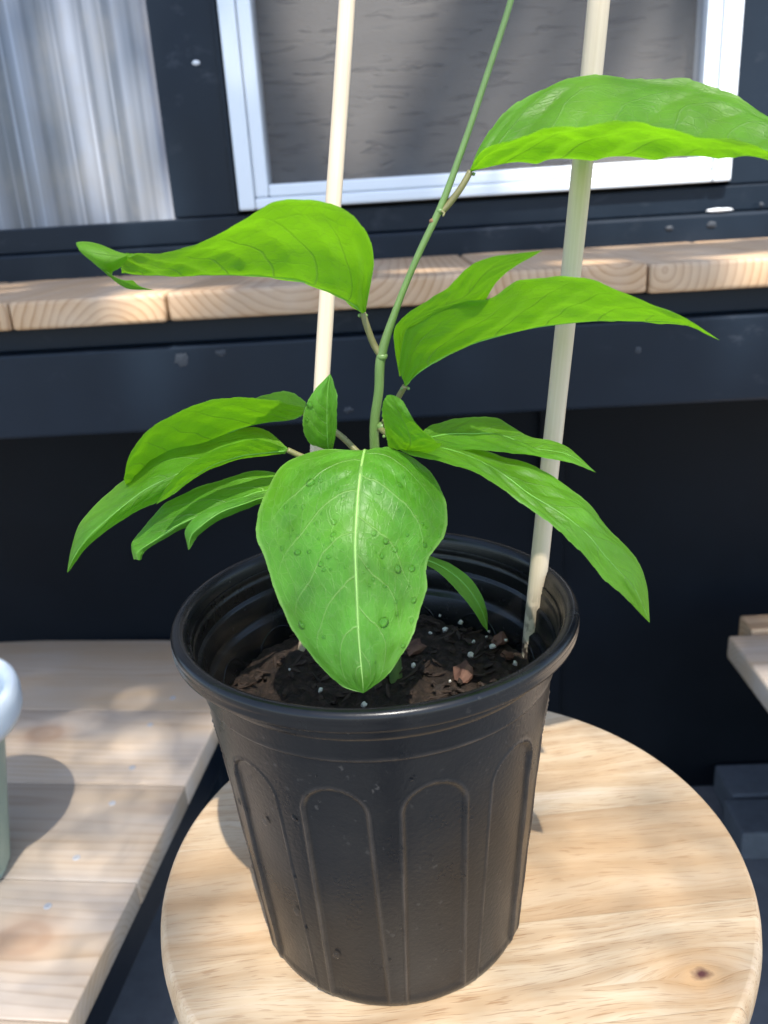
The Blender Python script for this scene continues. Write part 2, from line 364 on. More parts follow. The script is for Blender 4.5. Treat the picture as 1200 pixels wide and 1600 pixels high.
def mat_glass():
    g = N('window_glass'); t = g.n('BsdfTransparent'); gl = g.n('BsdfGlossy'); gl.inputs['Roughness'].default_value = .03
    fr = g.n('Fresnel'); fr.inputs[0].default_value = 1.45
    mx = g.n('MixShader'); g.l(fr.outputs[0], mx.inputs[0]); g.l(t.outputs[0], mx.inputs[1]); g.l(gl.outputs[0], mx.inputs[2])
    return g.end(mx.outputs[0])
MT['glass'] = mat_glass()
def mat_corr():
    g = N('corrugated_plastic'); tc = g.n('TexCoord').outputs['Object']
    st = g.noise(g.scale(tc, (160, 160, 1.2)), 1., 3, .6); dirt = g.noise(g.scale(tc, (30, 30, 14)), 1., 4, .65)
    bd = g.noise(g.scale(tc, (48, 48, .5)), 1., 2, .5); hl = g.ramp(st, [(.58, 0.), (.70, 1.)])  # bands and pale streaks painted in for rib shade and highlights
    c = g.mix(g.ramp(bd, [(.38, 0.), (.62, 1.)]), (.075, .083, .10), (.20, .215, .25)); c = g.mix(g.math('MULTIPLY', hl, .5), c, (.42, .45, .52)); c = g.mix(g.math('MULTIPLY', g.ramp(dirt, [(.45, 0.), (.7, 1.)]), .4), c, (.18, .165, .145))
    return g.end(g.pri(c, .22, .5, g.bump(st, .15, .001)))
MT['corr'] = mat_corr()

# ------------------------------------------------------------------ setting: patio
gnd = link('patio_floor', mesh('patio_floor', [(-40, -40, 0), (40, -40, 0), (40, 40, 0), (-40, 40, 0)], [(0, 1, 2, 3)]), MT['concrete'])
gnd['kind'] = 'structure'

# ------------------------------------------------------------------ the shed wall with its window
YW = 1.105
Z = lambda z: z+ZS
wall = empty('shed_wall', (0, YW, 0)); O = (0, YW, 0)
tag(wall, 'black painted shed wall with white framed window and ribbed grey plastic panel', 'wall')
def wb(name, x0, x1, y0, y1, z0, z1, mat='blackpaint', parent=None, bev=.002):
    return box(name, x0, x1, y0, y1, z0, z1, MT[mat], parent or wall, bev, 2, O)
wb('backing_board', -1.6, 1.6, YW+.05, YW+.07, 0, Z(1.5))
wb('lower_board', -1.6, 1.6, YW-.045, YW-.025, .002, Z(.22), 'blackshade')
wb('lower_batten', .168, .20, YW-.056, YW-.0455, .003, Z(.21), 'blackshade')
wb('upright_post', -.2815, -.1985, YW-.002, YW+.04, Z(.3125), Z(1.4))
wb('upright_post', .405, .56, YW-.002, YW+.04, Z(.3125), Z(1.4))
wb('upright_post', .562, 1.5, YW+.006, YW+.04, Z(.3125), Z(1.4))
wb('sill_board', -1.5, 1.5, YW-.004, YW+.045, Z(.2815), Z(.3115))
wb('sill_trim', -1.5, 1.5, YW-.013, YW+.045, Z(.215), Z(.2805), bev=.004)
wb('post_bead', -.2045, -.1995, YW-.008, YW-.0025, Z(.313), Z(1.4), bev=.001)
# ribbed plastic panel
def corr_panel():
    x0, x1, per = -1.2, -.2825, .0665; prof = []
    n = int((x1-x0)/per)+1; x = x1-n*per
    for i in range(n+1):
        for dx, dy in ((0, 0), (.014, 0), (.018, -.001), (.022, -.0025), (.026, -.0034), (.032, -.0036), (.038, -.0034), (.042, -.0025), (.046, -.001), (.050, 0)):
            q = x+i*per+dx
            if x0 <= q <= x1: prof.append((q, dy))
    prof.append((x1, 0)); v = []; f = []
    for z in (Z(.3118), Z(1.4)):
        for q, dy in prof: v.append((q, dy+.024, z))
    m = len(prof)
    for i in range(m-1): f.append((i, i+1, m+i+1, m+i))
    return mesh('ribbed_panel', v, f)
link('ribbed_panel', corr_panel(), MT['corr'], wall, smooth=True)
# dried paint specks on the sill and post
def speck(x, y, yy, a, b, mat):
    q = atY(x, y, yy); me = lathe('paint_speck', [(0, .0012), (.6, .0010), (.92, .0005), (1., 0)], 20)
    for v in me.vertices: k = 1+.35*nz(v.co.x*2+x, v.co.y*2, 0); v.co.x *= a*k; v.co.y *= b*k
    link('paint_speck', me, mat, wall, (q[0], yy-YW, q[2]), (math.pi/2, 0, 0), True)
MT['speck'] = mat_plain('speck', (.62, .64, .66), .5, .4, .15, 300., .2); MT['scuff'] = mat_plain('scuff', (.025, .03, .038), .6, .3, .4, 300., .3)
speck(1124, 328, YW-.0135, .016, .0022, MT['speck']); speck(306, 98, YW-.0025, .0045, .0028, MT['speck']); speck(1112, 351, YW-.0135, .006, .004, MT['scuff']); speck(1046, 357, YW-.0135, .005, .003, MT['scuff']); speck(1190, 320, YW-.0135, .003, .003, MT['scuff'])
# window
win = empty('window', (0, 0, 0)); win.parent = wall
X0, X1, ZB, ZT = -.1965, .4025, Z(.3165), Z(1.25)
def wf(name, x0, x1, y0, y1, z0, z1, mat='whitevinyl', bev=.003): return box(name, x0, x1, y0, y1, z0, z1, MT[mat], win, bev, 2, O)
wf('frame_jamb', X0, X0+.020, YW-.016, YW+.03, ZB, ZT); wf('frame_jamb', X1-.022, X1, YW-.016, YW+.03, ZB, ZT)
wf('frame_rail', X0+.0205, X1-.0225, YW-.0155, YW+.03, ZB, ZB+.0135)
wf('sash_stile', X0+.0205, X0+.0375, YW-.0115, YW+.03, ZB+.014, ZT); wf('sash_stile', X1-.0395, X1-.0225, YW-.0115, YW+.03, ZB+.014, ZT)
wf('sash_rail', X0+.038, X1-.04, YW-.012, YW+.03, ZB+.014, ZB+.0285)
def plane_xz(name, x0, x1, y, z0, z1, mat, parent):
    return link(name, mesh(name, [(x0, y-YW, z0), (x1, y-YW, z0), (x1, y-YW, z1), (x0, y-YW, z1)], [(0, 1, 2, 3)]), MT[mat], parent)
wf('reflection_panel', X0+.030, X1-.032, YW+.032, YW+.040, ZB+.02, ZT, 'siding_refl', 0)  # added panel in place of a wall reflected in the glass
plane_xz('screen', X0+.0372, X1-.0392, YW+.004, ZB+.028, ZT, 'screen', win)

# ------------------------------------------------------------------ ledge under the window
YP = .762; ZL = Z(.2493)
ledge = empty('window_ledge', (0, YP, 0))
tag(ledge, 'pale pine board ledge with end grain showing, on a black beam under window', 'ledge')
s262 = atY(262, 497, YP)[0]; s1013 = atY(1013, 440, YP)[0]; pw = (s1013-s262)/3
edges = [s262+pw*i for i in range(-4, 8)]
for i in range(len(edges)-1):
    x0, x1 = edges[i], edges[i+1]; L = YW-.0135-YP-random.uniform(0, .003)
    me = box_mesh('board', L, x1-x0-.0022, .0255, .0042, 3, 0)
    o = link('board', me, MT['pine'], ledge, ((x0+x1)/2, L/2+random.uniform(-.002, .002), ZL-.0255+random.uniform(-.0012, .0008)), (0, 0, math.pi/2), True)
    o['knot'] = (9., 9., 0.); o.data.shade_smooth()
box('beam', -1.5, 1.5, YP+.030, YP+.068, Z(.1995), ZL-.0275, MT['blackpaint'], ledge, .002, 2, (0, YP, 0))
box('fascia_board', -1.5, 1.5, YP+.014, YP+.052, Z(.119), Z(.199), MT['blackpaint'], ledge, .003, 2, (0, YP, 0))

for x, y, a, b in ((284, 562, .006, .006), (345, 552, .005, .003), (997, 547, .003, .003), (545, 640, .005, .003)):
    q = atY(x, y, YP+.0135); me = lathe('chalk_mark', [(0, .0005), (.7, .0004), (1., 0)], 20)
    for v in me.vertices: k = 1+.6*nz(v.co.x*2+x, v.co.y*2, 0); v.co.x *= a*k; v.co.y *= b*k
    link('chalk_mark', me, MT['scuff'], ledge, (q[0], .0135, q[2]), (math.pi/2, 0, 0), True)
# ------------------------------------------------------------------ low bench on the left
ZBN = Z(-.248)
pa, pb = atZ(340, 1125, ZBN), atZ(110, 1590, ZBN)
ang = math.atan2(pb[0]-pa[0], -(pb[1]-pa[1]))           # lean of the side edge
bench = empty('low_bench', (pa[0], pa[1], 0), ang)
tag(bench, 'low weathered pine bench with black painted sides and grey-green planter on it', 'bench')
def bl(x, y): # world px -> bench local y
    q = atZ(x, y, ZBN); d = np.array([q[0]-pa[0], q[1]-pa[1]]); return d[0]*-math.sin(ang)+d[1]*math.cos(ang)
ys = [bl(320, 998)-.002, bl(280, 1110), bl(240, 1226), bl(190, 1378), bl(100, 1597)]
print('bench seams', ys)
ys = ys+[ys[-1]-.14, ys[-1]-.28]
for i in range(len(ys)-1):
    y1, y0 = ys[i], ys[i+1]; L = 1.25
    me = box_mesh('board', L, y1-y0-.0009, .026, .0016, 2)
    o = link('board', me, MT['greypine'], bench, (-L/2+random.uniform(-.0004, .0004), (y0+y1)/2, ZBN-.026+random.uniform(-.0004, .0003)), (0, 0, 0)); o.data.shade_smooth()
    o['knot'] = (9., 9., 0.)
    if i == 3:
        q = atZ(38, 1465, ZBN); d_ = (q[0]-pa[0], q[1]-pa[1]); o['knot'] = (d_[0]*math.cos(ang)+d_[1]*math.sin(ang)+L/2, d_[1]*math.cos(ang)-d_[0]*math.sin(ang)-(y0+y1)/2, 0.)
    elif i == 1: o['knot'] = (L/2-.20, .02, 0.)
    for sx in (-.055, -.62):
        sc = link('screw', lathe('screw', [(0, .0), (.0030, 0), (.0036, -.0006), (.0036, -.003)], 16), MT['steel'], bench, (sx+random.uniform(-.01, .01)-.02, y1-.03, ZBN+.0006))
        sc2 = link('screw', sc.data, None, bench, (sx+random.uniform(-.01, .01)-.02, y0+.028, ZBN+.0006))
box('side_board', -1.24, -.012, ys[-1]+.02, ys[0]-.02, ZBN-.085, ZBN-.0275, MT['blackpaint'], bench, .003)
for q in (-.07, -1.2):
    for yy in (ys[0]-.08, ys[-1]+.08): box('leg', q-.03, q+.03, yy-.03, yy+.03, .001, ZBN-.087, MT['blackpaint'], bench, .003)

# ------------------------------------------------------------------ right bench
pr = atZ(1137, 992, ZBN+.045); zr = ZBN+.045
rb = empty('side_bench', (pr[0], pr[1], 0)); tag(rb, 'weathered plank bench end jutting out before the black lower wall', 'bench')
yy = 0
for i in range(4):
    me = box_mesh('board', 1.0, .138, .030, .004, 2); 
    o = link('board', me, MT['greypine'], rb, (.5+(0, .004, -.003, .002)[i], -.07-.141*i, zr-.03)); o['knot'] = (9., 9., 0.); o.data.shade_smooth()
o = box('cross_batten', pr[0]+.03, pr[0]+.9, pr[1]+.004, pr[1]+.042, zr-.03, zr+.004, MT['pine'], rb, .003, 2, (pr[0], pr[1], 0)); o['knot'] = (9., 9., 0.)
for q in (.30, .9):
    for yy in (-.05, -.5): box('leg', q-.03, q+.03, yy-.03, yy+.03, .001, zr-.032, MT['blackpaint'], rb, .003)
# concrete blocks on the patio
for i, (x, y, lab) in enumerate(((1156, 1346, 'grey concrete paver block lying on patio in front of its neighbour'), (1140, 1284, 'grey concrete paver block lying against the black wall'))):
    q = atZ(x, y, 0.0); me = box_mesh('paver_block', .20, .07, .045, .004, 2)
    o = link('paver_block', me, MT['paver'], None, (q[0]+.1, q[1]+.035, .001)); tag(o, lab, 'paver', 'paver blocks on the patio')

# ------------------------------------------------------------------ planter at the left edge
PLX, PLY, PLR = None, .60, .085
e = atY(13, 1085, .60); zp = e[2]-.008; cx = e[0]-PLR
pl = empty('planter', (cx, PLY, ZBN)); tag(pl, 'round teal planter with a pale chipped rim standing on the low bench', 'planter')
hp = zp-ZBN
link('body', lathe('body', [(.0, .002), (.040, .002), (.042, .006), (.053, hp*.4), (.0655, hp*.80), (.0735, hp-.022), (.068, hp-.022), (.044, .01), (0, .01)], 72), MT['teal'], pl, smooth=True)
link('rim', lathe('rim', [(.0745, hp-.026), (.0815, hp-.026), (.0845, hp-.018), (.085, hp-.004), (.0835, hp+.004), (.080, hp+.0065), (.075, hp+.005), (.072, hp-.002), (.0705, hp-.03)], 72), MT['tealrim'], pl, smooth=True)
link('soil_fill', lathe('soil_fill', [(0, hp-.035), (.0690, hp-.036)], 48), MT['soil'], pl)

# ------------------------------------------------------------------ stool
STX, STY, STR = .0107, .3357, .1420
stool = empty('wooden_stool', (STX, STY, 0)); tag(stool, 'round pale hardwood stool carrying the black nursery pot', 'stool')
def seat_disc():
    T = .026; prof = [(STR, -.005)]
    prof = [(0, 0), (STR*.35, 0), (STR*.7, 0), (STR-.0022, 0), (STR-.0010, -.0004), (STR-.0002, -.0014), (STR+.0012, -.005), (STR+.0018, -.010), (STR+.0014, -.017), (STR-.001, -T+.004), (STR-.005, -T), (0, -T)]
    bm = bmesh.new(); n = 160; rings = []
    for r, z in prof:
        if r == 0: rings.append([bm.verts.new((0, 0, z))])
        else: rings.append([bm.verts.new((r*math.cos(2*math.pi*i/n), r*math.sin(2*math.pi*i/n), z)) for i in range(n)])
    for a, b in zip(rings, rings[1:]):
        for i in range(n):
            j = (i+1) % n
            if len(a) == 1: bm.faces.new((a[0], b[i], b[j]))
            elif len(b) == 1: bm.faces.new((a[i], b[0], a[j]))
            else: bm.faces.new((a[i], b[i], b[j], a[j]))
    bmesh.ops.recalc_face_normals(bm, faces=bm.faces)
    return bm
SA = math.radians(5.5)                                        # grain direction on the seat
kq = atZ(1096, 1523, ZS); kn = np.array([kq[0]-STX, kq[1]-STY])
ka, kb = math.cos(-SA), math.sin(-SA); knl = (kn[0]*ka-kn[1]*kb, kn[0]*kb+kn[1]*ka, 0)
def loc_y(x, y): q = atZ(x, y, ZS); d = (q[0]-STX, q[1]-STY); return d[0]*kb+d[1]*ka
cuts = [-.2, loc_y(1000, 1422), loc_y(1000, 1258), .2]; cuts = [-.2, cuts[1]-.052, cuts[1], cuts[2], .2]
print('seat cuts', cuts)
for i in range(4):
    bm = seat_disc()
    for yv, nrm in ((cuts[i]+.00005, (0, -1, 0)), (cuts[i+1]-.00005, (0, 1, 0))):
        if abs(yv) < .15:
            bmesh.ops.bisect_plane(bm, geom=bm.verts[:]+bm.edges[:]+bm.faces[:], plane_co=(0, yv, 0), plane_no=nrm, clear_outer=True)
    me = bpy.data.meshes.new('seat_board'); bm.to_mesh(me); bm.free()
    o = link('seat_board', me, MT['seat'], stool, (0, 0, ZS), (0, 0, SA))
    for p in me.polygons: p.use_smooth = abs(p.normal.z) < .97
    o['tint'] = (.05, .04, .48, .12)[i]; o['knot'] = knl if i in (1, 0) else (9., 9., 0.)
for a in (45, 135, 225, 315):
    ca, sa = math.cos(math.radians(a)), math.sin(math.radians(a))
    link('leg', tube('leg', [(ca*.085, sa*.085, ZS-.026), (ca*.105, sa*.105, .28), (ca*.125, sa*.125, .001)], [.014, .017, .013], 16, 12), MT['seat'], stool, smooth=True)['knot'] = (9., 9., 0.)
for a, zz in ((0, .2), (90, .23), (180, .2), (270, .23)):
    p = [math.radians(a-45), math.radians(a+45)]; rr = .112
    link('rung', tube('rung', [(math.cos(p[0])*rr, math.sin(p[0])*rr, zz), (0.5*rr*(math.cos(p[0])+math.cos(p[1])), 0.5*rr*(math.sin(p[0])+math.sin(p[1])), zz), (math.cos(p[1])*rr, math.sin(p[1])*rr, zz)], [.008, .009, .008], 12, 8), MT['seat'], stool, smooth=True)['knot'] = (9., 9., 0.)

# ------------------------------------------------------------------ nursery pot
PX, PY = -.0179, .3097; HP = .1540
pot = empty('nursery_pot', (PX, PY, ZS+.0008)); tag(pot, 'black plastic nursery pot with arched flutes, wet with a few drops', 'pot')
def r_out(z):   # outer wall radius
    return .0600+(z/.130)*(.0722-.0600)
def pot_body():
    nt_, nz_ = 720, 150; v = []; f = []; ridge_tone = []
    zs = [.0, .0006, .0018, .0035]+[.0035+(.1288-.0035)*k/nz_ for k in range(1, nz_+1)]
    zs += [.1290, .1294, .1300, .1310, .1330, .138, .1425, .1440, .1446, .1455, .1475]
    for i in range(nt_):
        th = 360*i/nt_; a = math.radians(th)
        d = (th+102.7+15) % 30-15          # angle from the middle of the nearest flute
        for z in zs:
            if z < .129:
                r = r_out(z)
                if z < .0035: r -= .0013*(1-z/.0035)**1.6
                # arched flute: a stadium open to the bottom
                hw = 10.6*math.pi/180*.067; x = math.radians(d)*r
                top = .1158-hw
                if z < top: dist = hw-abs(x)
                else: dist = hw-math.hypot(x, (z-top))
                if dist > 0: r -= .0010*min(1, dist/.0014)*(min(1, z/.006))
                rd = math.exp(-(dist/.0005)**2)*(min(1, z/.006)); r += .0006*rd
                r += .00012*nz(th*.8, z*900)*.5
            elif z < .1440: r = .0722+.0006*min(1, (z-.1288)/.0012)+(z-.129)*.09+(.0005*math.exp(-((z-.1292)/.0006)**2))
            else: r = .0740+(z-.1440)*.30+.0006*math.exp(-((z-.1446)/.0005)**2)
            if z >= .129: rd = max(math.exp(-((z-.1292)/.0007)**2), .8*math.exp(-((z-.1446)/.0006)**2))
            ridge_tone.append(rd); v.append((r*math.cos(a), r*math.sin(a), z))
    m = len(zs)
    for i in range(nt_):
        j = (i+1) % nt_
        for k in range(m-1): f.append((i*m+k, j*m+k, j*m+k+1, i*m+k+1))
    f.append(tuple(i*m for i in range(nt_))[::-1])
    me = mesh('body', v, f); at = me.attributes.new('ridge_tone', 'FLOAT', 'POINT'); at.data.foreach_set('value', ridge_tone); return me
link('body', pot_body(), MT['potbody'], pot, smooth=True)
link('rim', lathe('rim', [(.0748, .1475), (.0795, .1462), (.0812, .1462), (.0822, .1472), (.0824, .1488), (.0820, .1499), (.0824, .1506), (.0823, .1524), (.0815, .1537), (.0800, .1542), (.0784, .1540), (.0772, .1533), (.0764, .1518), (.0760, .1500)], 160), MT['potsmooth'], pot, smooth=True)
def inner():
    prof = [(.0760, .1502), (.0752, .1470), (.0744, .1400), (.0741, .1385), (.0728, .1372), (.0722, .1362), (.0716, .1280), (.0713, .1262), (.0700, .1248), (.0692, .1238), (.0676, .1050), (.0655, .085), (.0650, .084), (0, .084)]
    nt_ = 360; v = []; f = []
    for i in range(nt_):
        th = i; a = math.radians(th)
        for r, z in prof:
            if .01 < z < .1235 and r > .01:
                pass
            v.append((r*math.cos(a), r*math.sin(a), z))
    m = len(prof)
    for i in range(nt_):
        j = (i+1) % nt_
        for k in range(m-1): f.append((i*m+k, i*m+k+1, j*m+k+1, j*m+k))
    return mesh('inner_wall', v, f)
link('inner_wall', inner(), MT['potsmooth'], pot, smooth=True)
# arches pressed into the inside wall
for k in range(12):
    a0 = math.radians(-102.7+30*k); pts = []
    for q in range(13):
        t = math.pi*q/12; x = -.0125*math.cos(t); z = .107+.0125*math.sin(t); rr = .0680+(z-.105)*.085
        an = a0+x/rr; pts.append((rr*math.cos(an), rr*math.sin(an), z))
    link('arch_bead', tube('arch_bead', pts, [.0007]*13, 6, 36), MT['potsmooth'], pot, smooth=True)

# ------------------------------------------------------------------ soil
ZSO = ZS+.1135
def soil_h(x, y): return .0035*nz(x*38, y*38, 3)+.0022*nz(x*110, y*110, 9)-.0015
soil = None
def soil_mesh():
    v = [(0, 0, soil_h(0, 0))]; f = []; nr, na = 80, 260
    for i in range(1, nr+1):
        r = .0690*i/nr
        for k in range(na):
            a = 2*math.pi*k/na; x, y = r*math.cos(a), r*math.sin(a); v.append((x, y, soil_h(x, y)+.0016*nz(x*330, y*330, 5)+.0008*nz(x*800, y*800, 5)))
    for k in range(na): f.append((0, 1+k, 1+(k+1) % na))
    for i in range(nr-1):
        for k in range(na):
            a = 1+i*na+k; b = 1+i*na+(k+1) % na; f.append((a, a+na, b+na, b))
    return mesh('potting_soil', v, f)
soil = link('potting_soil', soil_mesh(), MT['soil'], None, (PX, PY, ZSO), smooth=True)
tag(soil, 'dark bark-rich potting soil filling the black nursery pot', 'soil', kind='stuff')
def chip_mesh(name, L, W, T, seed):
    rs = random.Random(seed); bm = bmesh.new(); bmesh.ops.create_icosphere(bm, subdivisions=2, radius=.5)
    for v in bm.verts:
        v.co = Vector((v.co.x*L, v.co.y*W, v.co.z*T))*(rs.uniform(.88, 1.1)*(1+.55*nz(v.co.x*4+seed, v.co.y*4, v.co.z*4)))
        v.co.z += .15*L*(v.co.x/L)**2
    me = bpy.data.meshes.new(name); bm.to_mesh(me); bm.free(); return me
chips = [chip_mesh('bark_chip', L, W, T, i) for i, (L, W, T) in enumerate(((.009, .0018, .0012), (.006, .002, .0014), (.004, .0022, .0015), (.011, .0013, .001), (.006, .003, .0013), (.0035, .003, .0018)))]
for m in chips: m.materials.append(MT['bark'])
for i in range(270):
    r = .066*math.sqrt(random.random()); a = random.uniform(0, 6.283); x, y = r*math.cos(a), r*math.sin(a)
    o = link('bark_chip', random.choice(chips), None, soil, (x, y, soil_h(x, y)+random.uniform(.0004, .0032)), (random.uniform(-.6, .6), random.uniform(-.6, .6), random.uniform(0, 6.28)))
big = [chip_mesh('red_bark_chip', .0125, .0085, .005, 51), chip_mesh('red_bark_chip', .010, .008, .0045, 52), chip_mesh('red_bark_chip', .014, .007, .005, 53)]
for m in big: m.materials.append(MT['barkred'])
for i, (x, y) in enumerate(((725, 1043), (648, 1003), (800, 985), (793, 1018))):
    q = atZ(x, y, ZSO+.004); lx, ly = q[0]-PX, q[1]-PY
    if math.hypot(lx, ly) > .066: s_ = .066/math.hypot(lx, ly); lx *= s_; ly *= s_
    o = link('red_bark_chip', big[i % 3], None, soil, (lx, ly, soil_h(lx, ly)+.003), (random.uniform(-.4, .4), random.uniform(-.4, .4), random.uniform(0, 6)))
    if i in (3,): o.scale = (.75, .6, .7)
per = [chip_mesh('perlite_grain', .0024, .0021, .0019, 80+i) for i in range(3)]
for m in per: m.materials.append(MT['perlite'])
pp = [(452, 1043), (500, 1072), (568, 1090), (695, 975), (672, 982), (724, 963), (772, 978), (760, 988), (805, 1032), (703, 1061), (770, 1005), (846, 978), (626, 1045), (646, 1038), (711, 933), (740, 1000), (735, 1021)]
for i, (x, y) in enumerate(pp):
    q = atZ(x, y, ZSO+.004); lx, ly = q[0]-PX, q[1]-PY; s_ = min(1, .066/max(1e-6, math.hypot(lx, ly))); lx *= s_; ly *= s_
    o = link('perlite_grain', per[i % 3], None, soil, (lx, ly, soil_h(lx, ly)+.0040), (random.random()*6, random.random()*6, 0)); k = random.choice((.55, .7, 1., 1.2)); o.scale = (k, k, k)

# ------------------------------------------------------------------ stakes
def stake(p0, p1, r, label):
    """p0 at the soil, p1 the far end"""
    d = Vector(p1)-Vector(p0); p0 = Vector(p0)-d.normalized()*.025; d = Vector(p1)-p0
    pts = []; n = 24
    for i in range(n+1):
        t = i/n; w_ = .0006*math.sin(t*9+r*1e3); pts.append((w_, .0005*math.sin(t*7+1), t*d.length))
    rad = [r*(1+.03*nz(i*.7, r*999)) for i in range(n+1)]
    o = link('wooden_stake', tube('wooden_stake', pts, rad, 14, 60), MT['dowel'], None, p0, smooth=True)
    o.rotation_euler = d.to_track_quat('Z', 'Y').to_euler(); tag(o, label, 'stake', 'plant stakes in the pot'); return o
a0 = atZ(829, 1022, ZSO); a1 = atY(935, 0, .335); stake(a0, Vector(a0)+(Vector(a1)-Vector(a0))*1.35, .0039, 'pale wooden stake pushed in by the pot wall, crossing behind the forked leaves')
b1 = atY(541, 0, .412); b0 = atY(500, 650, .375); dd = Vector(b1)-Vector(b0); t_ = (ZSO-b0[2])/dd.z; b00 = Vector(b0)+dd*t_
print('left stake base r', math.hypot(b00.x-PX, b00.y-PY))
stake(b00, Vector(b1)+dd*.5, .0036, 'pale wooden stake rising behind the small upright leaf and the curled leaf')

# ------------------------------------------------------------------ the vine
SB = atZ(618, 1058, ZSO); vine = empty('potted_vine', (SB[0], SB[1], ZSO))
tag(vine, 'young green vine with lobed glossy leaves growing in the black nursery pot', 'plant')
VO = np.array([SB[0], SB[1], ZSO])
def P(x, y, Y): return atY(x, y, Y)-VO
base_ = np.array([0, 0, -.012])
stem_pts = [base_, np.array([0, 0, .012]), P(600, 860, .316), P(585, 690, .312), P(592, 610, .310), P(596, 555, .309), P(622, 475, .308), P(655, 395, .308), P(690, 320, .309), P(725, 225, .310), P(760, 120, .311), P(800, -5, .312), P(850, -190, .312), P(880, -330, .31)]
st = link('stem', tube('stem', stem_pts, [.0029, .0029, .0024, .0019, .0018, .0018, .00125, .00118, .00122, .00108, .00105, .00102, .001, .0009], 14, 110), MT['stem'], vine, smooth=True)
for i, (x, y, Y, r) in enumerate(((597, 557, .3090, .0022), (597, 666, .3110, .0024), (688, 330, .3090, .0017))):
    bm = bmesh.new(); bmesh.ops.create_icosphere(bm, subdivisions=2, radius=r)
    for v in bm.verts: v.co = v.co*(1+.15*nz(v.co.x*900, v.co.y*900, v.co.z*900)); v.co.z *= .8
    me = bpy.data.meshes.new('node_knob'); bm.to_mesh(me); bm.free(); link('node_knob', me, MT['stem'], st, tuple(P(x, y, Y)), smooth=True)
LEAF_SURF = {}
def loft(ctrl, nu, nv, serr=.0004, quilt=.0006, seed=1, curv=True):
    """ctrl[s][rail] = (x, y, Y) ; rails run across the blade, the middle one is the midrib"""
    C3 = np.array([[P(*q) for q in row] for row in ctrl]); Sn, Rn, _ = C3.shape
    G = np.zeros((nu+1, nv+1, 3))
    for i in range(nu+1):
        t = i/nu; row = np.array([cr(C3[:, k], t) for k in range(Rn)])
        for j in range(nv+1): G[i, j] = cr(row, j/nv)
    # normals
    du = np.gradient(G, axis=0); dv = np.gradient(G, axis=1); n = np.cross(du, dv); n /= (np.linalg.norm(n, axis=2, keepdims=True)+1e-12)
    for i in range(nu+1):
        u = i/nu; wdt = np.linalg.norm(G[i, 0]-G[i, nv])
        for j in range(nv+1):
            v = 2*j/nv-1; ph = u*6.5-abs(v)**1.25*2.0+(.22 if v > 0 else -.22)
            q = abs(math.sin(math.pi*(ph)))**.7-.6
            amp = quilt*min(1, wdt/.03)*(1-abs(v)**3)*min(1, abs(v)*6)
            G[i, j] += n[i, j]*(1.7*amp*q+quilt*(2.0*nz(u*5+seed, v*2.2, seed*1.7)+.9*nz(u*13+seed, v*5, seed*2.3))*min(1, wdt/.03))
        for j, k in ((0, 1), (nv, nv-1)):
            d = G[i, j]-G[i, k]; L = np.linalg.norm(d)
            if L > 1e-7 and 0 < i < nu:
                tooth = (u*17+.9*nz(u*6, j+seed)) % 1.0
                G[i, j] += d/L*serr*(tooth-.5+1.3*nz(u*14+seed*3, j))*min(1, wdt/.02)
                G[i, j] += n[i, j]*serr*1.2*nz(u*10, j+seed*5)
    return G
def leaf(name, parts, mat, seed, label=None, midrib=True, petiole=None, rad=.00028):
    V = []; Fc = []; UV = []
    GS = []
    for (ctrl, nu, nv, kw) in parts:
        G = loft(ctrl, nu, nv, seed=seed+len(GS), **kw); GS.append(G); o0 = len(V)
        for i in range(nu+1):
            for j in range(nv+1): V.append(G[i, j]); UV.append((i/nu, 2*j/nv-1))
        for i in range(nu):
            for j in range(nv): a = o0+i*(nv+1)+j; Fc.append((a, a+1, a+nv+2, a+nv+1))
    me = mesh('leaf', V, Fc); ul = me.uv_layers.new(name='UVMap')
    for lp in me.loops: ul.data[lp.index].uv = UV[lp.vertex_index]
    lf = link('leaf', me, MT[mat], vine, smooth=True)
    if label: lf['label'] = label
    if midrib:
        for k in (midrib if isinstance(midrib, (list, tuple)) else range(len(GS))):
            G = GS[k]; j = G.shape[1]//2; idx = [int(q) for q in np.linspace(0, G.shape[0]-2, 14)]
            nn = len(idx); link('midrib', tube('midrib', [G[i, j] for i in idx], [rad*(1-.8*q/(nn-1)) for q in range(nn)], 8, 40), MT['ribpale' if rad > .0005 else 'midrib'], lf, smooth=True)
    if petiole:
        pts, r0 = petiole; link('petiole', tube('petiole', [P(*q) for q in pts], [r0*(1-.12*k/len(pts)) for k in range(len(pts))], 10, 24), MT['petiole'], lf, smooth=True)
        x, y, Y = pts[-1]
        for sgn in (-1, 1):     # the two little glands at the top of the stalk
            bm = bmesh.new(); bmesh.ops.create_icosphere(bm, subdivisions=2, radius=r0*.55); g_ = bpy.data.meshes.new('gland'); bm.to_mesh(g_); bm.free()
            link('gland', g_, MT['stem'], lf, tuple(P(x+sgn*5, y+4, Y)), smooth=True)
    return lf, GS

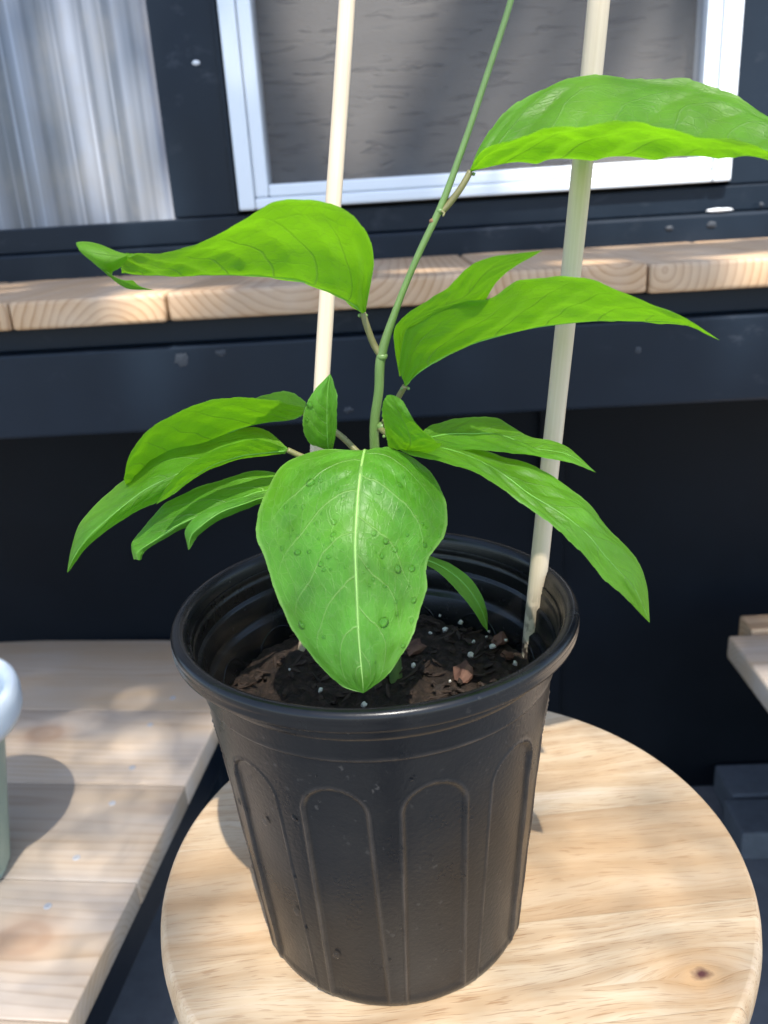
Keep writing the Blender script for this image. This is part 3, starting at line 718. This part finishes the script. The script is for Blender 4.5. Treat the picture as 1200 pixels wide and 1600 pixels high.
# A  broad wet leaf hanging over the front of the pot:  rails = left edge, left mid, midrib, right mid, right edge
A = [
 [(556, 704, .289), (563, 704, .288), (570, 704, .287), (590, 700, .288), (606, 698, .290)],
 [(500, 702, .293), (532, 708, .284), (567, 716, .280), (608, 706, .284), (650, 718, .292)],
 [(442, 727, .289), (500, 732, .276), (563, 736, .271), (620, 728, .276), (682, 748, .287)],
 [(412, 780, .279), (485, 778, .268), (559, 775, .264), (630, 776, .268), (699, 797, .279)],
 [(400, 832, .270), (478, 828, .261), (556, 822, .257), (626, 826, .261), (694, 838, .271)],
 [(414, 873, .263), (485, 870, .255), (555, 862, .252), (612, 866, .255), (668, 876, .262)],
 [(432, 925, .256), (495, 920, .249), (557, 915, .247), (611, 916, .250), (665, 922, .256)],
 [(453, 980, .249), (505, 972, .244), (559, 968, .242), (606, 968, .245), (652, 970, .249)],
 [(487, 1027, .243), (524, 1020, .239), (562, 1016, .238), (600, 1014, .240), (636, 1013, .243)],
 [(527, 1067, .238), (547, 1060, .236), (566, 1056, .235), (585, 1057, .236), (603, 1058, .238)],
 [(568, 1083, .2355), (568, 1083, .2355), (568, 1083, .2355), (568, 1083, .2355), (568, 1083, .2355)]]
lfA, GA = leaf('leaf', [(A, 110, 80, dict(serr=.00028, quilt=.0005))], 'leafdeep', 1, 'broad undivided leaf beaded with water drops, hanging over the pot rim', petiole=([(588, 770, .314), (582, 752, .305), (574, 728, .296), (570, 706, .2885)], .0013), rad=.00051)
# B  curled leaf on the left, its lit blade seen from below
B = [
 [(572, 486, .306), (570, 488, .307), (567, 490, .308), (566, 486, .312), (566, 480, .314)],
 [(583, 418, .290), (566, 446, .300), (546, 474, .306), (545, 465, .316), (546, 452, .324)],
 [(577, 372, .277), (552, 416, .292), (520, 460, .303), (520, 446, .317), (522, 425, .329)],
 [(548, 334, .268), (520, 394, .287), (480, 446, .300), (482, 432, .318), (486, 408, .333)],
 [(494, 311, .264), (468, 376, .284), (437, 436, .298), (438, 420, .317), (440, 396, .333)],
 [(430, 313, .266), (412, 376, .284), (392, 429, .297), (392, 416, .314), (392, 398, .328)],
 [(372, 344, .272), (358, 390, .286), (345, 427, .296), (344, 417, .310), (344, 404, .321)],
 [(318, 371, .277), (306, 402, .287), (298, 427, .295), (297, 419, .305), (297, 410, .314)],
 [(266, 393, .281), (256, 412, .288), (250, 428, .294), (249, 422, .301), (249, 416, .307)],
 [(222, 398, .284), (214, 412, .288), (209, 427, .292), (208, 424, .297), (206, 419, .302)],
 [(196, 396, .285), (190, 410, .287), (190, 424, .290), (190, 424, .294), (188, 420, .298)]]
B2 = [  # the rolled tip, glossy side out
 [(214, 398, .2850), (208, 400, .283), (204, 402, .282), (196, 400, .281), (205, 397, .283)],
 [(186, 394, .2850), (176, 392, .281), (166, 398, .279), (174, 410, .279), (188, 418, .283)],
 [(152, 380, .2850), (142, 384, .280), (140, 394, .278), (154, 408, .278), (176, 425, .283)],
 [(124, 378, .2840), (122, 382, .281), (126, 392, .279), (152, 412, .279), (176, 436, .283)],
 [(121, 384, .2835), (126, 392, .282), (142, 406, .280), (164, 426, .280), (184, 443, .283)],
 [(150, 411, .2830), (158, 416, .281), (168, 426, .280), (180, 438, .281), (194, 447, .283)],
 [(178, 436, .2830), (182, 437, .280), (188, 437, .279), (196, 438, .280), (206, 438, .283)],
 [(200, 451, .2830), (203, 450, .281), (207, 448, .281), (212, 447, .281), (218, 447, .283)],
 [(240, 453, .2830), (240, 453, .283), (240, 453.4, .283), (240, 453, .283), (240, 453, .283)]]
leaf('leaf', [(B, 100, 48, dict(serr=.0004, quilt=.0007)), (B2, 60, 24, dict(serr=.0001, quilt=.0002))], 'leaf', 11, 'long leaf twisted to show its glowing underside, tip rolled over', midrib=[0], petiole=([(595, 556, .309), (584, 538, .309), (574, 512, .308), (567, 489, .308)], .0013))
# C  channelled leaf at the top right; lip, keel, far edge
Cc = [
 [(735, 264, .309), (735, 266, .310), (735, 268, .311), (735, 266, .312), (736, 262, .313)],
 [(752, 238, .292), (758, 250, .298), (765, 261, .305), (758, 240, .313), (752, 225, .318)],
 [(795, 216, .280), (806, 240, .289), (820, 252, .299), (802, 205, .314), (790, 175, .322)],
 [(845, 199, .272), (858, 228, .284), (872, 246, .296), (852, 178, .315), (840, 143, .325)],
 [(900, 197, .268), (912, 224, .281), (924, 246, .295), (908, 160, .315), (900, 116, .326)],
 [(960, 192, .266), (970, 224, .280), (982, 246, .294), (968, 160, .315), (962, 117, .326)],
 [(1018, 200, .265), (1028, 226, .280), (1040, 245, .294), (1026, 168, .314), (1020, 122, .324)],
 [(1075, 211, .265), (1084, 230, .279), (1098, 244, .293), (1082, 172, .311), (1078, 122, .321)],
 [(1130, 218, .266), (1138, 232, .279), (1152, 244, .291), (1138, 185, .307), (1132, 144, .316)],
 [(1185, 231, .268), (1192, 238, .279), (1204, 244, .289), (1192, 202, .302), (1186, 174, .310)],
 [(1245, 240, .272), (1252, 244, .279), (1260, 248, .287), (1252, 226, .296), (1246, 206, .302)],
 [(1310, 262, .281), (1310, 262, .281), (1310, 262, .281), (1310, 262, .281), (1310, 262, .281)]]
leaf('leaf', [(Cc, 110, 56, dict(serr=.0006, quilt=.0009))], 'leaf', 21, 'highest leaf, folded like a channel with a wavy lip, bright on top', petiole=([(690, 331, .309), (702, 318, .309), (720, 294, .309), (735, 268, .310)], .0012))
# D  forked leaf right of the stem, underside
D1 = [  # main lobe: upper rim (near), keel, hidden far half
 [(622, 575, .303), (628, 590, .304), (633, 604, .305), (634, 600, .308), (636, 596, .310)],
 [(640, 506, .292), (652, 548, .298), (664, 574, .303), (662, 562, .311), (664, 552, .317)],
 [(700, 476, .283), (712, 520, .293), (724, 543, .300), (724, 530, .312), (726, 516, .320)],
 [(768, 463, .277), (778, 500, .288), (790, 522, .297), (790, 508, .310), (792, 494, .319)],
 [(812, 437, .271), (826, 484, .284), (842, 509, .295), (842, 496, .309), (844, 480, .319)],
 [(868, 433, .268), (882, 474, .281), (896, 503, .293), (896, 490, .307), (898, 474, .317)],
 [(918, 436, .267), (932, 472, .279), (948, 502, .291), (948, 490, .303), (950, 478, .312)],
 [(966, 456, .267), (982, 482, .277), (998, 503, .288), (998, 494, .298), (1000, 486, .305)],
 [(1018, 477, .268), (1034, 492, .275), (1050, 506, .284), (1050, 500, .291), (1050, 495, .296)],
 [(1070, 497, .270), (1080, 506, .274), (1092, 516, .279), (1092, 513, .283), (1092, 510, .286)],
 [(1125, 532, .273), (1125, 532, .273), (1125, 532, .273), (1125, 532, .273), (1125, 532, .273)]]
D2 = [  # side lobe
 [(624.0, 588.0, 0.3164), (624.5, 588.0, 0.3164), (625.0, 588.0, 0.3164), (625.5, 588.0, 0.3164), (626.0, 588.0, 0.3164)],
 [(617.0, 545.0, 0.3035), (622.0, 539.2, 0.3016), (626.9, 533.1, 0.2997), (631.5, 526.7, 0.2979), (636.0, 520.0, 0.2960)],
 [(617.0, 512.0, 0.2936), (626.5, 510.9, 0.2932), (635.9, 509.6, 0.2927), (645.0, 507.9, 0.2923), (654.0, 506.0, 0.2918)],
 [(640.0, 488.0, 0.2864), (653.6, 488.4, 0.2863), (666.8, 488.2, 0.2861), (679.6, 487.4, 0.2859), (692.0, 486.0, 0.2858)],
 [(675.0, 466.0, 0.2798), (689.9, 469.9, 0.2807), (704.3, 473.2, 0.2816), (718.4, 475.9, 0.2825), (732.0, 478.0, 0.2834)],
 [(702.0, 448.0, 0.2744), (716.1, 454.4, 0.2761), (729.8, 460.2, 0.2777), (743.1, 465.4, 0.2793), (756.0, 470.0, 0.2810)],
 [(733.0, 416.0, 0.2648), (744.6, 423.4, 0.2666), (755.7, 429.8, 0.2684), (766.1, 435.4, 0.2702), (776.0, 440.0, 0.2720)],
 [(768.0, 402.0, 0.2606), (777.6, 406.6, 0.2617), (786.8, 410.7, 0.2629), (795.6, 414.1, 0.2640), (804.0, 417.0, 0.2651)],
 [(810.0, 396.0, 0.2588), (815.0, 398.2, 0.2593), (819.9, 400.1, 0.2599), (824.5, 401.7, 0.2604), (829.0, 403.0, 0.2609)],
 [(848.0, 391.0, 0.2573), (848.0, 391.0, 0.2573), (848.0, 391.0, 0.2573), (848.0, 391.0, 0.2573), (848.0, 391.0, 0.2573)]]
leaf('leaf', [(D1, 100, 48, dict(serr=.0003, quilt=.0006)), (D2, 70, 36, dict(serr=.0003, quilt=.0005))], 'leaf', 31, 'forked leaf seen from below, one long pointed lobe and one short lobe', midrib=[0], petiole=([(600, 660, .310), (612, 640, .309), (624, 618, .307), (633, 603, .305)], .0012))
# E  lower right leaf with a long arching lobe
E1 = [
 [(606, 690, .302), (604, 682, .303), (604, 672, .304), (606, 664, .306), (610, 655, .308)],
 [(640, 712, .288), (640, 702, .292), (642, 690, .296), (650, 680, .301), (660, 672, .306)],
 [(690, 722, .276), (694, 712, .281), (698, 700, .287), (712, 694, .293), (728, 690, .299)],
 [(745, 738, .268), (748, 730, .273), (752, 722, .278), (766, 714, .285), (782, 710, .291)],
 [(790, 769, .262), (796, 760, .267), (802, 752, .271), (816, 738, .279), (834, 727, .285)],
 [(832, 803, .259), (838, 794, .263), (846, 784, .267), (862, 766, .274), (880, 755, .280)],
 [(874, 829, .257), (880, 820, .260), (888, 812, .263), (906, 794, .270), (924, 792, .275)],
 [(908, 860, .256), (914, 852, .258), (924, 846, .261), (940, 832, .266), (956, 832, .271)],
 [(940, 900, .255), (946, 892, .257), (956, 882, .259), (974, 866, .263), (988, 864, .267)],
 [(978, 935, .255), (982, 928, .256), (990, 918, .257), (1000, 906, .260), (1009, 910, .263)],
 [(1015, 973, .256), (1015, 973, .256), (1015, 973, .256), (1015, 973, .256), (1015, 973, .256)]]
E2 = [  # rear lobe
 [(640, 690, .3005), (642, 690, .3005), (645, 690, .3005), (646, 686, .302), (648, 682, .303)],
 [(690, 700, .292), (688, 692, .295), (686, 682, .299), (684, 676, .303), (678, 664, .308)],
 [(742, 704, .285), (736, 692, .290), (730, 678, .297), (728, 664, .304), (726, 650, .311)],
 [(796, 707, .281), (790, 695, .287), (784, 682, .294), (780, 668, .301), (776, 656, .308)],
 [(848, 712, .278), (842, 704, .283), (836, 698, .288), (832, 688, .294), (826, 682, .300)],
 [(894, 724, .277), (890, 716, .280), (886, 709, .283), (882, 701, .287), (878, 693, .291)],
 [(931, 738, .277), (931, 738, .277), (931, 738, .277), (931, 738, .277), (931, 738, .277)]]
E3 = [  # short lobe curled up beside the stem
 [(608, 700, 0.2960), (620, 702, 0.2940), (636, 704, 0.2920), (654, 706, 0.2890), (668, 708, 0.2860)],
 [(602, 676, 0.2910), (620, 682, 0.2880), (642, 690, 0.2840), (664, 694, 0.2800), (690, 696, 0.2760)],
 [(598, 652, 0.2870), (614, 656, 0.2840), (634, 664, 0.2810), (654, 676, 0.2770), (678, 688, 0.2730)],
 [(597, 634, 0.2840), (606, 634, 0.2820), (618, 636, 0.2800), (632, 644, 0.2770), (648, 658, 0.2750)],
 [(604, 618, 0.2820), (609, 617, 0.2810), (615, 618, 0.2800), (622, 621, 0.2790), (630, 627, 0.2780)]]
leaf('leaf', [(E1, 100, 48, dict(serr=.0003, quilt=.0008)), (E2, 70, 32, dict(serr=.0003, quilt=.0007)), (E3, 40, 40, dict(serr=.0003, quilt=.0004))], 'leaf', 41, 'three-lobed sunlit leaf arching down past the stake, short lobe curled up', midrib=[0, 1], petiole=([(592, 668, .311), (597, 672, .309), (602, 676, .306), (605, 678, .304)], .0012))
# F1  rear left leaf, olive underside
F1 = [
 [(474, 636, .318), (474, 640, .320), (474, 646, .322), (476, 640, .330), (478, 628, .334)],
 [(448, 630, .306), (448, 644, .312), (448, 657, .318), (450, 640, .330), (454, 612, .338)],
 [(410, 625, .299), (408, 645, .307), (408, 662, .315), (412, 640, .328), (418, 616, .334)],
 [(356, 624, .292), (352, 650, .302), (350, 680, .312), (352, 664, .324), (356, 640, .330)],
 [(312, 631, .287), (306, 664, .298), (304, 702, .309), (306, 684, .320), (310, 662, .326)],
 [(272, 646, .284), (264, 686, .294), (262, 726, .305), (266, 708, .314), (270, 688, .320)],
 [(230, 671, .282), (226, 706, .290), (228, 742, .299), (232, 728, .307), (236, 712, .312)],
 [(202, 708, .281), (204, 732, .286), (210, 754, .293), (212, 746, .298), (214, 738, .302)],
 [(194, 746, .282), (194, 750, .284), (196, 756, .287), (197, 756, .288), (198, 754, .29)]]
leaf('leaf', [(F1, 80, 44, dict(serr=.0004, quilt=.0005))], 'leaf', 51, 'drooping leaf behind its neighbours, olive underside with light coming through', petiole=([(588, 736, .314), (557, 705, .316), (527, 677, .319), (474, 645, .322)], .0013))
# F2  long wet left leaf with a side lobe
F2 = [  # main lobe: upper edge (far), crest, lower edge (near, folded under)
 [(449, 700, .310), (449, 701, .309), (449, 702, .308), (448, 704, .307), (447, 706, .306)],
 [(404, 668, .318), (400, 680, .310), (398, 692, .302), (400, 698, .300), (404, 702, .299)],
 [(350, 674, .314), (350, 690, .305), (350, 706, .297), (352, 710, .295), (356, 712, .294)],
 [(296, 690, .308), (300, 706, .299), (306, 724, .290), (306, 732, .288), (308, 738, .287)],
 [(256, 699, .301), (262, 720, .292), (270, 744, .283), (272, 758, .283), (276, 768, .284)],
 [(218, 731, .295), (226, 748, .286), (232, 762, .279), (240, 774, .280), (246, 784, .283)],
 [(176, 763, .290), (186, 778, .281), (194, 790, .275), (200, 798, .277), (208, 802, .280)],
 [(143, 796, .285), (152, 808, .278), (160, 818, .272), (164, 824, .274), (168, 828, .277)],
 [(119, 830, .280), (126, 838, .275), (132, 846, .270), (134, 851, .271), (136, 855, .274)],
 [(109, 866, .275), (112, 868, .272), (115, 872, .269), (116, 876, .270), (117, 880, .271)],
 [(105, 894, .269), (105, 894, .269), (105, 894, .269), (106, 894, .269), (106, 894, .269)]]
F2b = [  # side lobe, its underside towards us
 [(446, 700, .307), (446, 702, .306), (446, 705, .305), (446, 707, .305), (445, 709, .305)],
 [(412, 688, .290), (410, 698, .292), (408, 708, .295), (406, 712, .297), (404, 714, .299)],
 [(384, 688, .284), (382, 700, .287), (380, 712, .290), (378, 715, .292), (376, 718, .294)],
 [(336, 704, .277), (334, 716, .280), (330, 728, .284), (330, 731, .286), (328, 735, .288)],
 [(296, 726, .272), (294, 738, .275), (292, 752, .279), (292, 754, .281), (290, 757, .283)],
 [(268, 751, .270), (268, 762, .272), (268, 771, .275), (268, 773, .277), (267, 775, .278)],
 [(244, 788, .270), (244, 788, .270), (244, 788, .270), (244, 788, .270), (244, 788, .270)]]
lfF2, GF2 = leaf('leaf', [(F2, 90, 44, dict(serr=.0004, quilt=.0006)), (F2b, 60, 30, dict(serr=.0003, quilt=.0004))], 'leaf', 61, 'longest wet leaf drooping to a thin point, with a short pointed side lobe', petiole=([(560, 712, .312), (520, 722, .311), (480, 716, .309), (449, 703, .308)], .0012))
# F3  lower left leaf with hooked tips
F3 = [
 [(452, 742, .312), (454, 752, .309), (456, 764, .306), (456, 770, .305), (456, 776, .304)],
 [(398, 735, .308), (402, 752, .302), (408, 768, .296), (410, 776, .296), (412, 784, .297)],
 [(350, 748, .302), (356, 766, .295), (364, 784, .289), (366, 792, .290), (368, 798, .291)],
 [(312, 761, .298), (318, 780, .291), (326, 800, .284), (328, 806, .285), (330, 810, .287)],
 [(262, 785, .293), (272, 804, .286), (282, 818, .280), (284, 822, .281), (286, 826, .283)],
 [(236, 810, .289), (244, 826, .283), (252, 838, .278), (254, 841, .279), (256, 843, .280)],
 [(213, 839, .285), (218, 848, .281), (226, 854, .277), (228, 857, .278), (230, 859, .279)],
 [(205, 852, .282), (208, 858, .279), (214, 864, .277), (220, 866, .277), (224, 864, .278)],
 [(209, 874, .279), (212, 874, .278), (216, 875, .277), (219, 875, .277), (221, 874, .278)]]
F3b = [
 [(440, 766, .303), (440, 770, .302), (440, 775, .301), (440, 779, .301), (440, 783, .301)],
 [(412, 770, .295), (411, 774, .294), (410, 778, .293), (410, 782, .293), (409, 786, .294)],
 [(386, 775, .288), (383, 781, .286), (382, 787, .285), (382, 792, .286), (382, 797, .288)],
 [(350, 786, .283), (348, 794, .280), (346, 800, .279), (345, 806, .280), (344, 812, .282)],
 [(312, 803, .279), (314, 812, .276), (316, 820, .275), (316, 826, .276), (316, 832, .278)],
 [(290, 828, .277), (294, 834, .275), (298, 838, .274), (302, 841, .275), (305, 844, .276)],
 [(294, 859, .274), (294, 859, .274), (295, 859, .274), (296, 858, .274), (297, 857, .274)]]
lfF3, GF3 = leaf('leaf', [(F3, 80, 40, dict(serr=.0003, quilt=.0005)), (F3b, 60, 26, dict(serr=.0003, quilt=.0003))], 'leafdeep', 71, 'lowest left leaf with two hooked lobes and sprinkled drops', petiole=([(575, 740, .313), (530, 752, .312), (490, 754, .310), (455, 758, .308)], .0012))
# G  small upright leaf
Gc = [
 [(506, 702, .300), (510, 702, .300), (514, 703, .300), (517, 702, .300), (520, 702, .300)],
 [(482, 690, .297), (497, 693, .2955), (512, 690, .296), (518, 690, .294), (523, 688, .292)],
 [(473, 665, .294), (492, 666, .292), (511, 664, .293), (519, 664, .290), (526, 662, .287)],
 [(477, 637, .292), (494, 638, .290), (511, 637, .291), (519, 637, .288), (527, 636, .285)],
 [(492, 609, .291), (502, 612, .2895), (512, 611, .290), (518, 611, .288), (525, 610, .286)],
 [(516, 584, .290), (516, 584, .290), (516, 584, .290), (516, 584, .290), (516, 584, .290)]]
lfG, GG = leaf('leaf', [(Gc, 60, 36, dict(serr=.0003, quilt=.0003))], 'leafdeep', 81, 'small upright oval leaf with a round drop near its edge', petiole=([(584, 740, .314), (556, 735, .310), (530, 722, .304), (514, 702, .300)], .0010))
# H  narrow leaf bending into the pot
Hc = [
 [(640, 872, .318), (638, 869, .319), (636, 866, .320), (636, 862, .321), (636, 858, .322)],
 [(672, 886, .318), (672, 881, .319), (672, 877, .320), (672, 873, .321), (672, 869, .323)],
 [(692, 900, .318), (695, 896, .319), (698, 890, .320), (701, 886, .321), (704, 881, .323)],
 [(716, 925, .317), (720, 919, .318), (726, 913, .319), (731, 909, .321), (736, 905, .323)],
 [(738, 952, .316), (742, 946, .317), (746, 941, .318), (750, 936, .320), (754, 933, .321)],
 [(752, 974, .315), (754, 970, .316), (757, 965, .317), (759, 962, .318), (761, 958, .318)],
 [(762, 987, .315), (762, 987, .315), (762, 987, .315), (762, 987, .315), (762, 987, .315)]]
leaf('leaf', [(Hc, 50, 20, dict(serr=.0002, quilt=.0002))], 'leaf', 91, 'narrow leaf bending down to the soil inside the pot', petiole=([(600, 850, .318), (612, 855, .318), (624, 860, .319), (637, 866, .320)], .0010), rad=.0003)
# a scab on the stem and the tendril stubs
bm = bmesh.new(); bmesh.ops.create_icosphere(bm, subdivisions=2, radius=.0011)
for v in bm.verts: v.co *= 1+.4*nz(v.co.x*1500, v.co.y*1500, v.co.z*1500)
me = bpy.data.meshes.new('scab'); bm.to_mesh(me); bm.free(); link('scab', me, MT['scab'], st, tuple(P(675.5, 346, .3085)), smooth=True)
link('tendril_stub', tube('tendril_stub', [P(690, 330, .307), P(694, 333, .306), P(692, 338, .305)], [.0005, .0004, .0003], 6, 8), MT['petiole'], st, smooth=True)
link('tendril_stub', tube('tendril_stub', [P(601, 664, .309), P(604, 660, .307), P(606, 664, .306)], [.0008, .0007, .0004], 6, 8), MT['petiole'], st, smooth=True)

# ------------------------------------------------------------------ water drops
def dome(seed, wm='water'):
    rs = random.Random(seed); bm = bmesh.new(); bmesh.ops.create_icosphere(bm, subdivisions=3, radius=1)
    for v in bm.verts:
        w_ = 1+.16*nz(v.co.x*1.3+seed, v.co.y*1.3, seed); z = v.co.z
        v.co.x *= w_; v.co.y *= w_; v.co.z = z*.42 if z > 0 else z*.10
    bmesh.ops.delete(bm, geom=[f for f in bm.faces if f.calc_center_median().z < -.02], context='FACES')
    me = bpy.data.meshes.new('water_drop'); bm.to_mesh(me); bm.free()
    for p in me.polygons: p.use_smooth = True
    me.materials.append(MT[wm]); return me
domes = [dome(i) for i in range(6)]; pdomes = [dome(i, 'clearwater') for i in range(4)]
def px_of(pw_):
    d = np.array(pw_)+VO-CAM; k = d@_f; return 600+F*(d@_r)/k, 800-F*(d@_u)/k
def nearest(G, x, y):
    best = None
    for i in range(2, G.shape[0]-2):
        for j in range(2, G.shape[1]-2):
            a, b = px_of(G[i, j]); e = (a-x)**2+(b-y)**2
            if best is None or e < best[0]: best = (e, i, j)
    _, i, j = best; n = np.cross(G[i+1, j]-G[i-1, j], G[i, j+1]-G[i, j-1]); n /= np.linalg.norm(n)
    p = G[i, j]
    if n@(CAM-VO-p) < 0: n = -n
    return p, n
def drop(lf, G, x, y, rpx, ell=1.25):
    p, n = nearest(G, x, y); r = rpx*.29/F
    o = link('water_drop', random.choice(domes), None, lf, tuple(p+n*r*.04))
    q = Vector(n).to_track_quat('Z', 'Y'); o.rotation_euler = (q.to_matrix() @ Matrix.Rotation(random.uniform(0, 6.28), 3, 'Z')).to_euler()
    o.scale = (r*random.uniform(.85, 1), r*random.uniform(.9, ell), r*random.uniform(.8, 1.1))
def uvpx(u, v): return 390+u/3.75, 680+v/3.75
AD = [(785, 1100, 15), (868, 790, 11), (870, 295, 9), (965, 975, 8), (770, 708, 7), (350, 280, 12), (415, 262, 6), (280, 690, 8), (345, 680, 6), (855, 675, 9), (800, 625, 9), (945, 785, 9), (212, 415, 6), (268, 412, 4), (320, 420, 6), (540, 398, 5), (555, 375, 5), (760, 345, 6), (745, 392, 4), (497, 513, 7), (380, 522, 4), (195, 668, 7), (408, 755, 7), (690, 765, 6), (285, 583, 4), (345, 577, 4), (465, 717, 5), (540, 668, 4), (495, 585, 7), (730, 580, 7), (615, 410, 4), (570, 247, 4), (305, 218, 4), (895, 240, 5), (965, 377, 5), (880, 443, 4), (1095, 447, 4), (1013, 515, 5), (925, 585, 5), (1110, 590, 6), (1030, 648, 7), (990, 615, 3), (935, 872, 4), (865, 1043, 6), (945, 1080, 6), (795, 1190, 4), (898, 1228, 7), (750, 1192, 3), (305, 1110, 10), (432, 1188, 5), (735, 1335, 4), (795, 885, 6), (728, 850, 5), (697, 875, 4), (856, 973, 6), (785, 778, 4), (688, 693, 4), (740, 683, 3), (700, 628, 3), (535, 622, 3), (437, 648, 3), (480, 620, 3), (497, 645, 3), (410, 600, 4), (595, 588, 3), (512, 437, 3), (415, 465, 3), (390, 445, 3), (350, 352, 3), (520, 318, 5), (700, 278, 5), (715, 245, 4), (515, 250, 4), (1003, 340, 4), (955, 320, 3), (1035, 540, 4), (1050, 590, 3), (900, 640, 3), (665, 813, 3), (440, 780, 5), (478, 775, 4), (560, 777, 3), (685, 440, 4), (240, 590, 3), (258, 553, 3), (310, 508, 3), (1075, 670, 5)]
for u, v, r in AD:
    x, y = uvpx(u, v); drop(lfA, GA[0], x, y, r*.6)
for i in range(26):
    x, y = 90+random.uniform(120, 700)/2.927, 0; t = random.random(); x = 150+t*230; y = 800-(x-150)*.44+random.uniform(-14, 20)
    drop(lfF2, GF2[0], x, y, random.choice((1.2, 1.5, 2., 2.6)))
for i in range(20):
    t = random.random(); x = 225+t*180; y = 838-(x-225)*.42+random.uniform(-18, 6)
    drop(lfF3, GF3[0], x, y, random.choice((1.2, 1.5, 2., 2.4)))
drop(lfG, GG[0], 484, 633, 6); drop(lfG, GG[0], 480, 656, 4)
# drops on the pot wall
for i in range(46):
    a = math.radians(random.choice((random.uniform(-160, -120), random.uniform(-150, -20)))); z = random.uniform(.02, .122); r = r_out(z)-.0002
    o = link('water_drop', random.choice(pdomes), None, pot, (r*math.cos(a), r*math.sin(a), z)); k = random.choice((.0004, .0005, .0007, .0009, .0014))
    q = Vector((math.cos(a), math.sin(a), -.1)).to_track_quat('Z', 'Y'); o.rotation_euler = q.to_euler(); o.scale = (k, k*1.25, k)

# ------------------------------------------------------------------ unseen tree added behind the camera to shade and dapple the corner
HOLES = [(atY(1135, 215, 1.1), .07), (atY(1050, 280, 1.1), .05), (atY(930, 282, 1.1), .045), (atY(590, 10, 1.12), .07), (atY(650, 60, 1.12), .05), (atY(500, 10, 1.12), .03), (atY(850, 40, 1.12), .075), (atY(800, 150, 1.12), .05), (atY(960, 60, 1.12), .05),
         (atY(225, 490, .762), .022), (atY(1195, 420, .762), .022), (atY(150, 230, 1.12), .035), (atY(230, 320, 1.12), .03), (atY(120, 60, 1.12), .02)]  # crown gaps placed to let sun onto chosen wall and ledge spots
tree = empty('added_shade_tree', (.9, -3.9, 0)); tag(tree, 'unseen broadleaf tree added to dapple the sun over the patio corner', 'tree')
TO = np.array([.9, -3.9, 0]); sd = np.array(SUN)
def crown_mesh():
    rs = random.Random(5); v = []; f = []; n = 0; tries = 0
    HQ = np.array([q for q, r in HOLES]); HR = np.array([r for q, r in HOLES])
    while n < 16000 and tries < 60000:
        tries += 1; fine_ = n < 12000
        if fine_: gx, gy, L = rs.uniform(-.85, .50), rs.uniform(-.45, .62), rs.uniform(.017, .024)
        else: gx, gy, L = rs.uniform(-1.25, 1.15), rs.uniform(.62, 1.75), rs.uniform(.065, .11)
        h = rs.uniform(4.7, 6.1)
        if fine_ and not (gx < -.15 and gy > .2) and rs.random() < .36: continue
        p = np.array([gx, gy, .75])+sd*((h-.75)/sd[2])
        d = p-HQ; d = d-np.outer(d@sd, sd)
        if (np.linalg.norm(d, axis=1) < HR*1.15+L*.22).any(): continue
        ax = Vector((rs.uniform(-1, 1), rs.uniform(-1, 1), rs.uniform(-.35, .25))).normalized(); nn = Vector((rs.uniform(-.5, .5), rs.uniform(-.5, .5), 1)).normalized(); sdv = nn.cross(ax).normalized()
        c = Vector(p-TO); o = len(v); W = L*.32
        v += [c-ax*L*.5, c-ax*L*.1+sdv*W, c+ax*L*.5, c-ax*L*.1-sdv*W]; f.append((o, o+1, o+2, o+3)); n += 1
    return mesh('crown', v, f)
g = N('tree_leaf'); a_ = g.noise(g.n('TexCoord').outputs['Object'], 9., 3, .6); p_ = g.pri(g.mix(a_, (.04, .09, .02), (.08, .16, .03)), .5, .4)
t_ = g.n('BsdfTranslucent'); t_.inputs[0].default_value = (.06, .15, .01, 1); mx_ = g.n('MixShader'); mx_.inputs[0].default_value = .3; g.l(p_, mx_.inputs[1]); g.l(t_.outputs[0], mx_.inputs[2])
cw = link('crown', crown_mesh(), g.end(mx_.outputs[0]), tree); cw['kind'] = 'stuff'
TW = [((770, -60), (585, 300), .030), ((905, -60), (770, 260), .016), ((1010, -60), (870, 250), .018), ((840, -60), (690, 260), .013), ((960, -60), (815, 250), .008)]
bk = mat_bark('trunk_bark', (.05, .04, .03), (.16, .13, .10))
link('trunk', tube('trunk', [(0, 0, -.02), (-.03, .08, 1.5), (-.12, .3, 3.0), (-.25, .85, 4.2), (-.4, 1.3, 5.6)], [.17, .14, .11, .07, .03], 14, 30), bk, tree, smooth=True)
for e_ in ((-1.0, 1.1, 5.2), (.5, 1.3, 5.6), (-.6, 2.0, 5.4)):
    link('limb', tube('limb', [(-.14, .36, 3.2), tuple(.5*(a+b) for a, b in zip((-.14, .36, 3.6), e_)), e_], [.07, .045, .012], 10, 16), bk, tree, smooth=True)
for (xa, ya), (xb, yb), r_ in TW:       # twigs added to streak the window with shade
    a_ = atY(xa, ya, 1.12)+sd*5.2-TO; b_ = atY(xb, yb, 1.12)+sd*5.2-TO
    link('shade_twig', tube('shade_twig', [a_+(a_-b_)*.3, .5*(a_+b_)+np.array([.01, 0, .01]), b_+(b_-a_)*.2], [r_, r_*.85, r_*.6], 8, 12), bk, tree, smooth=True)
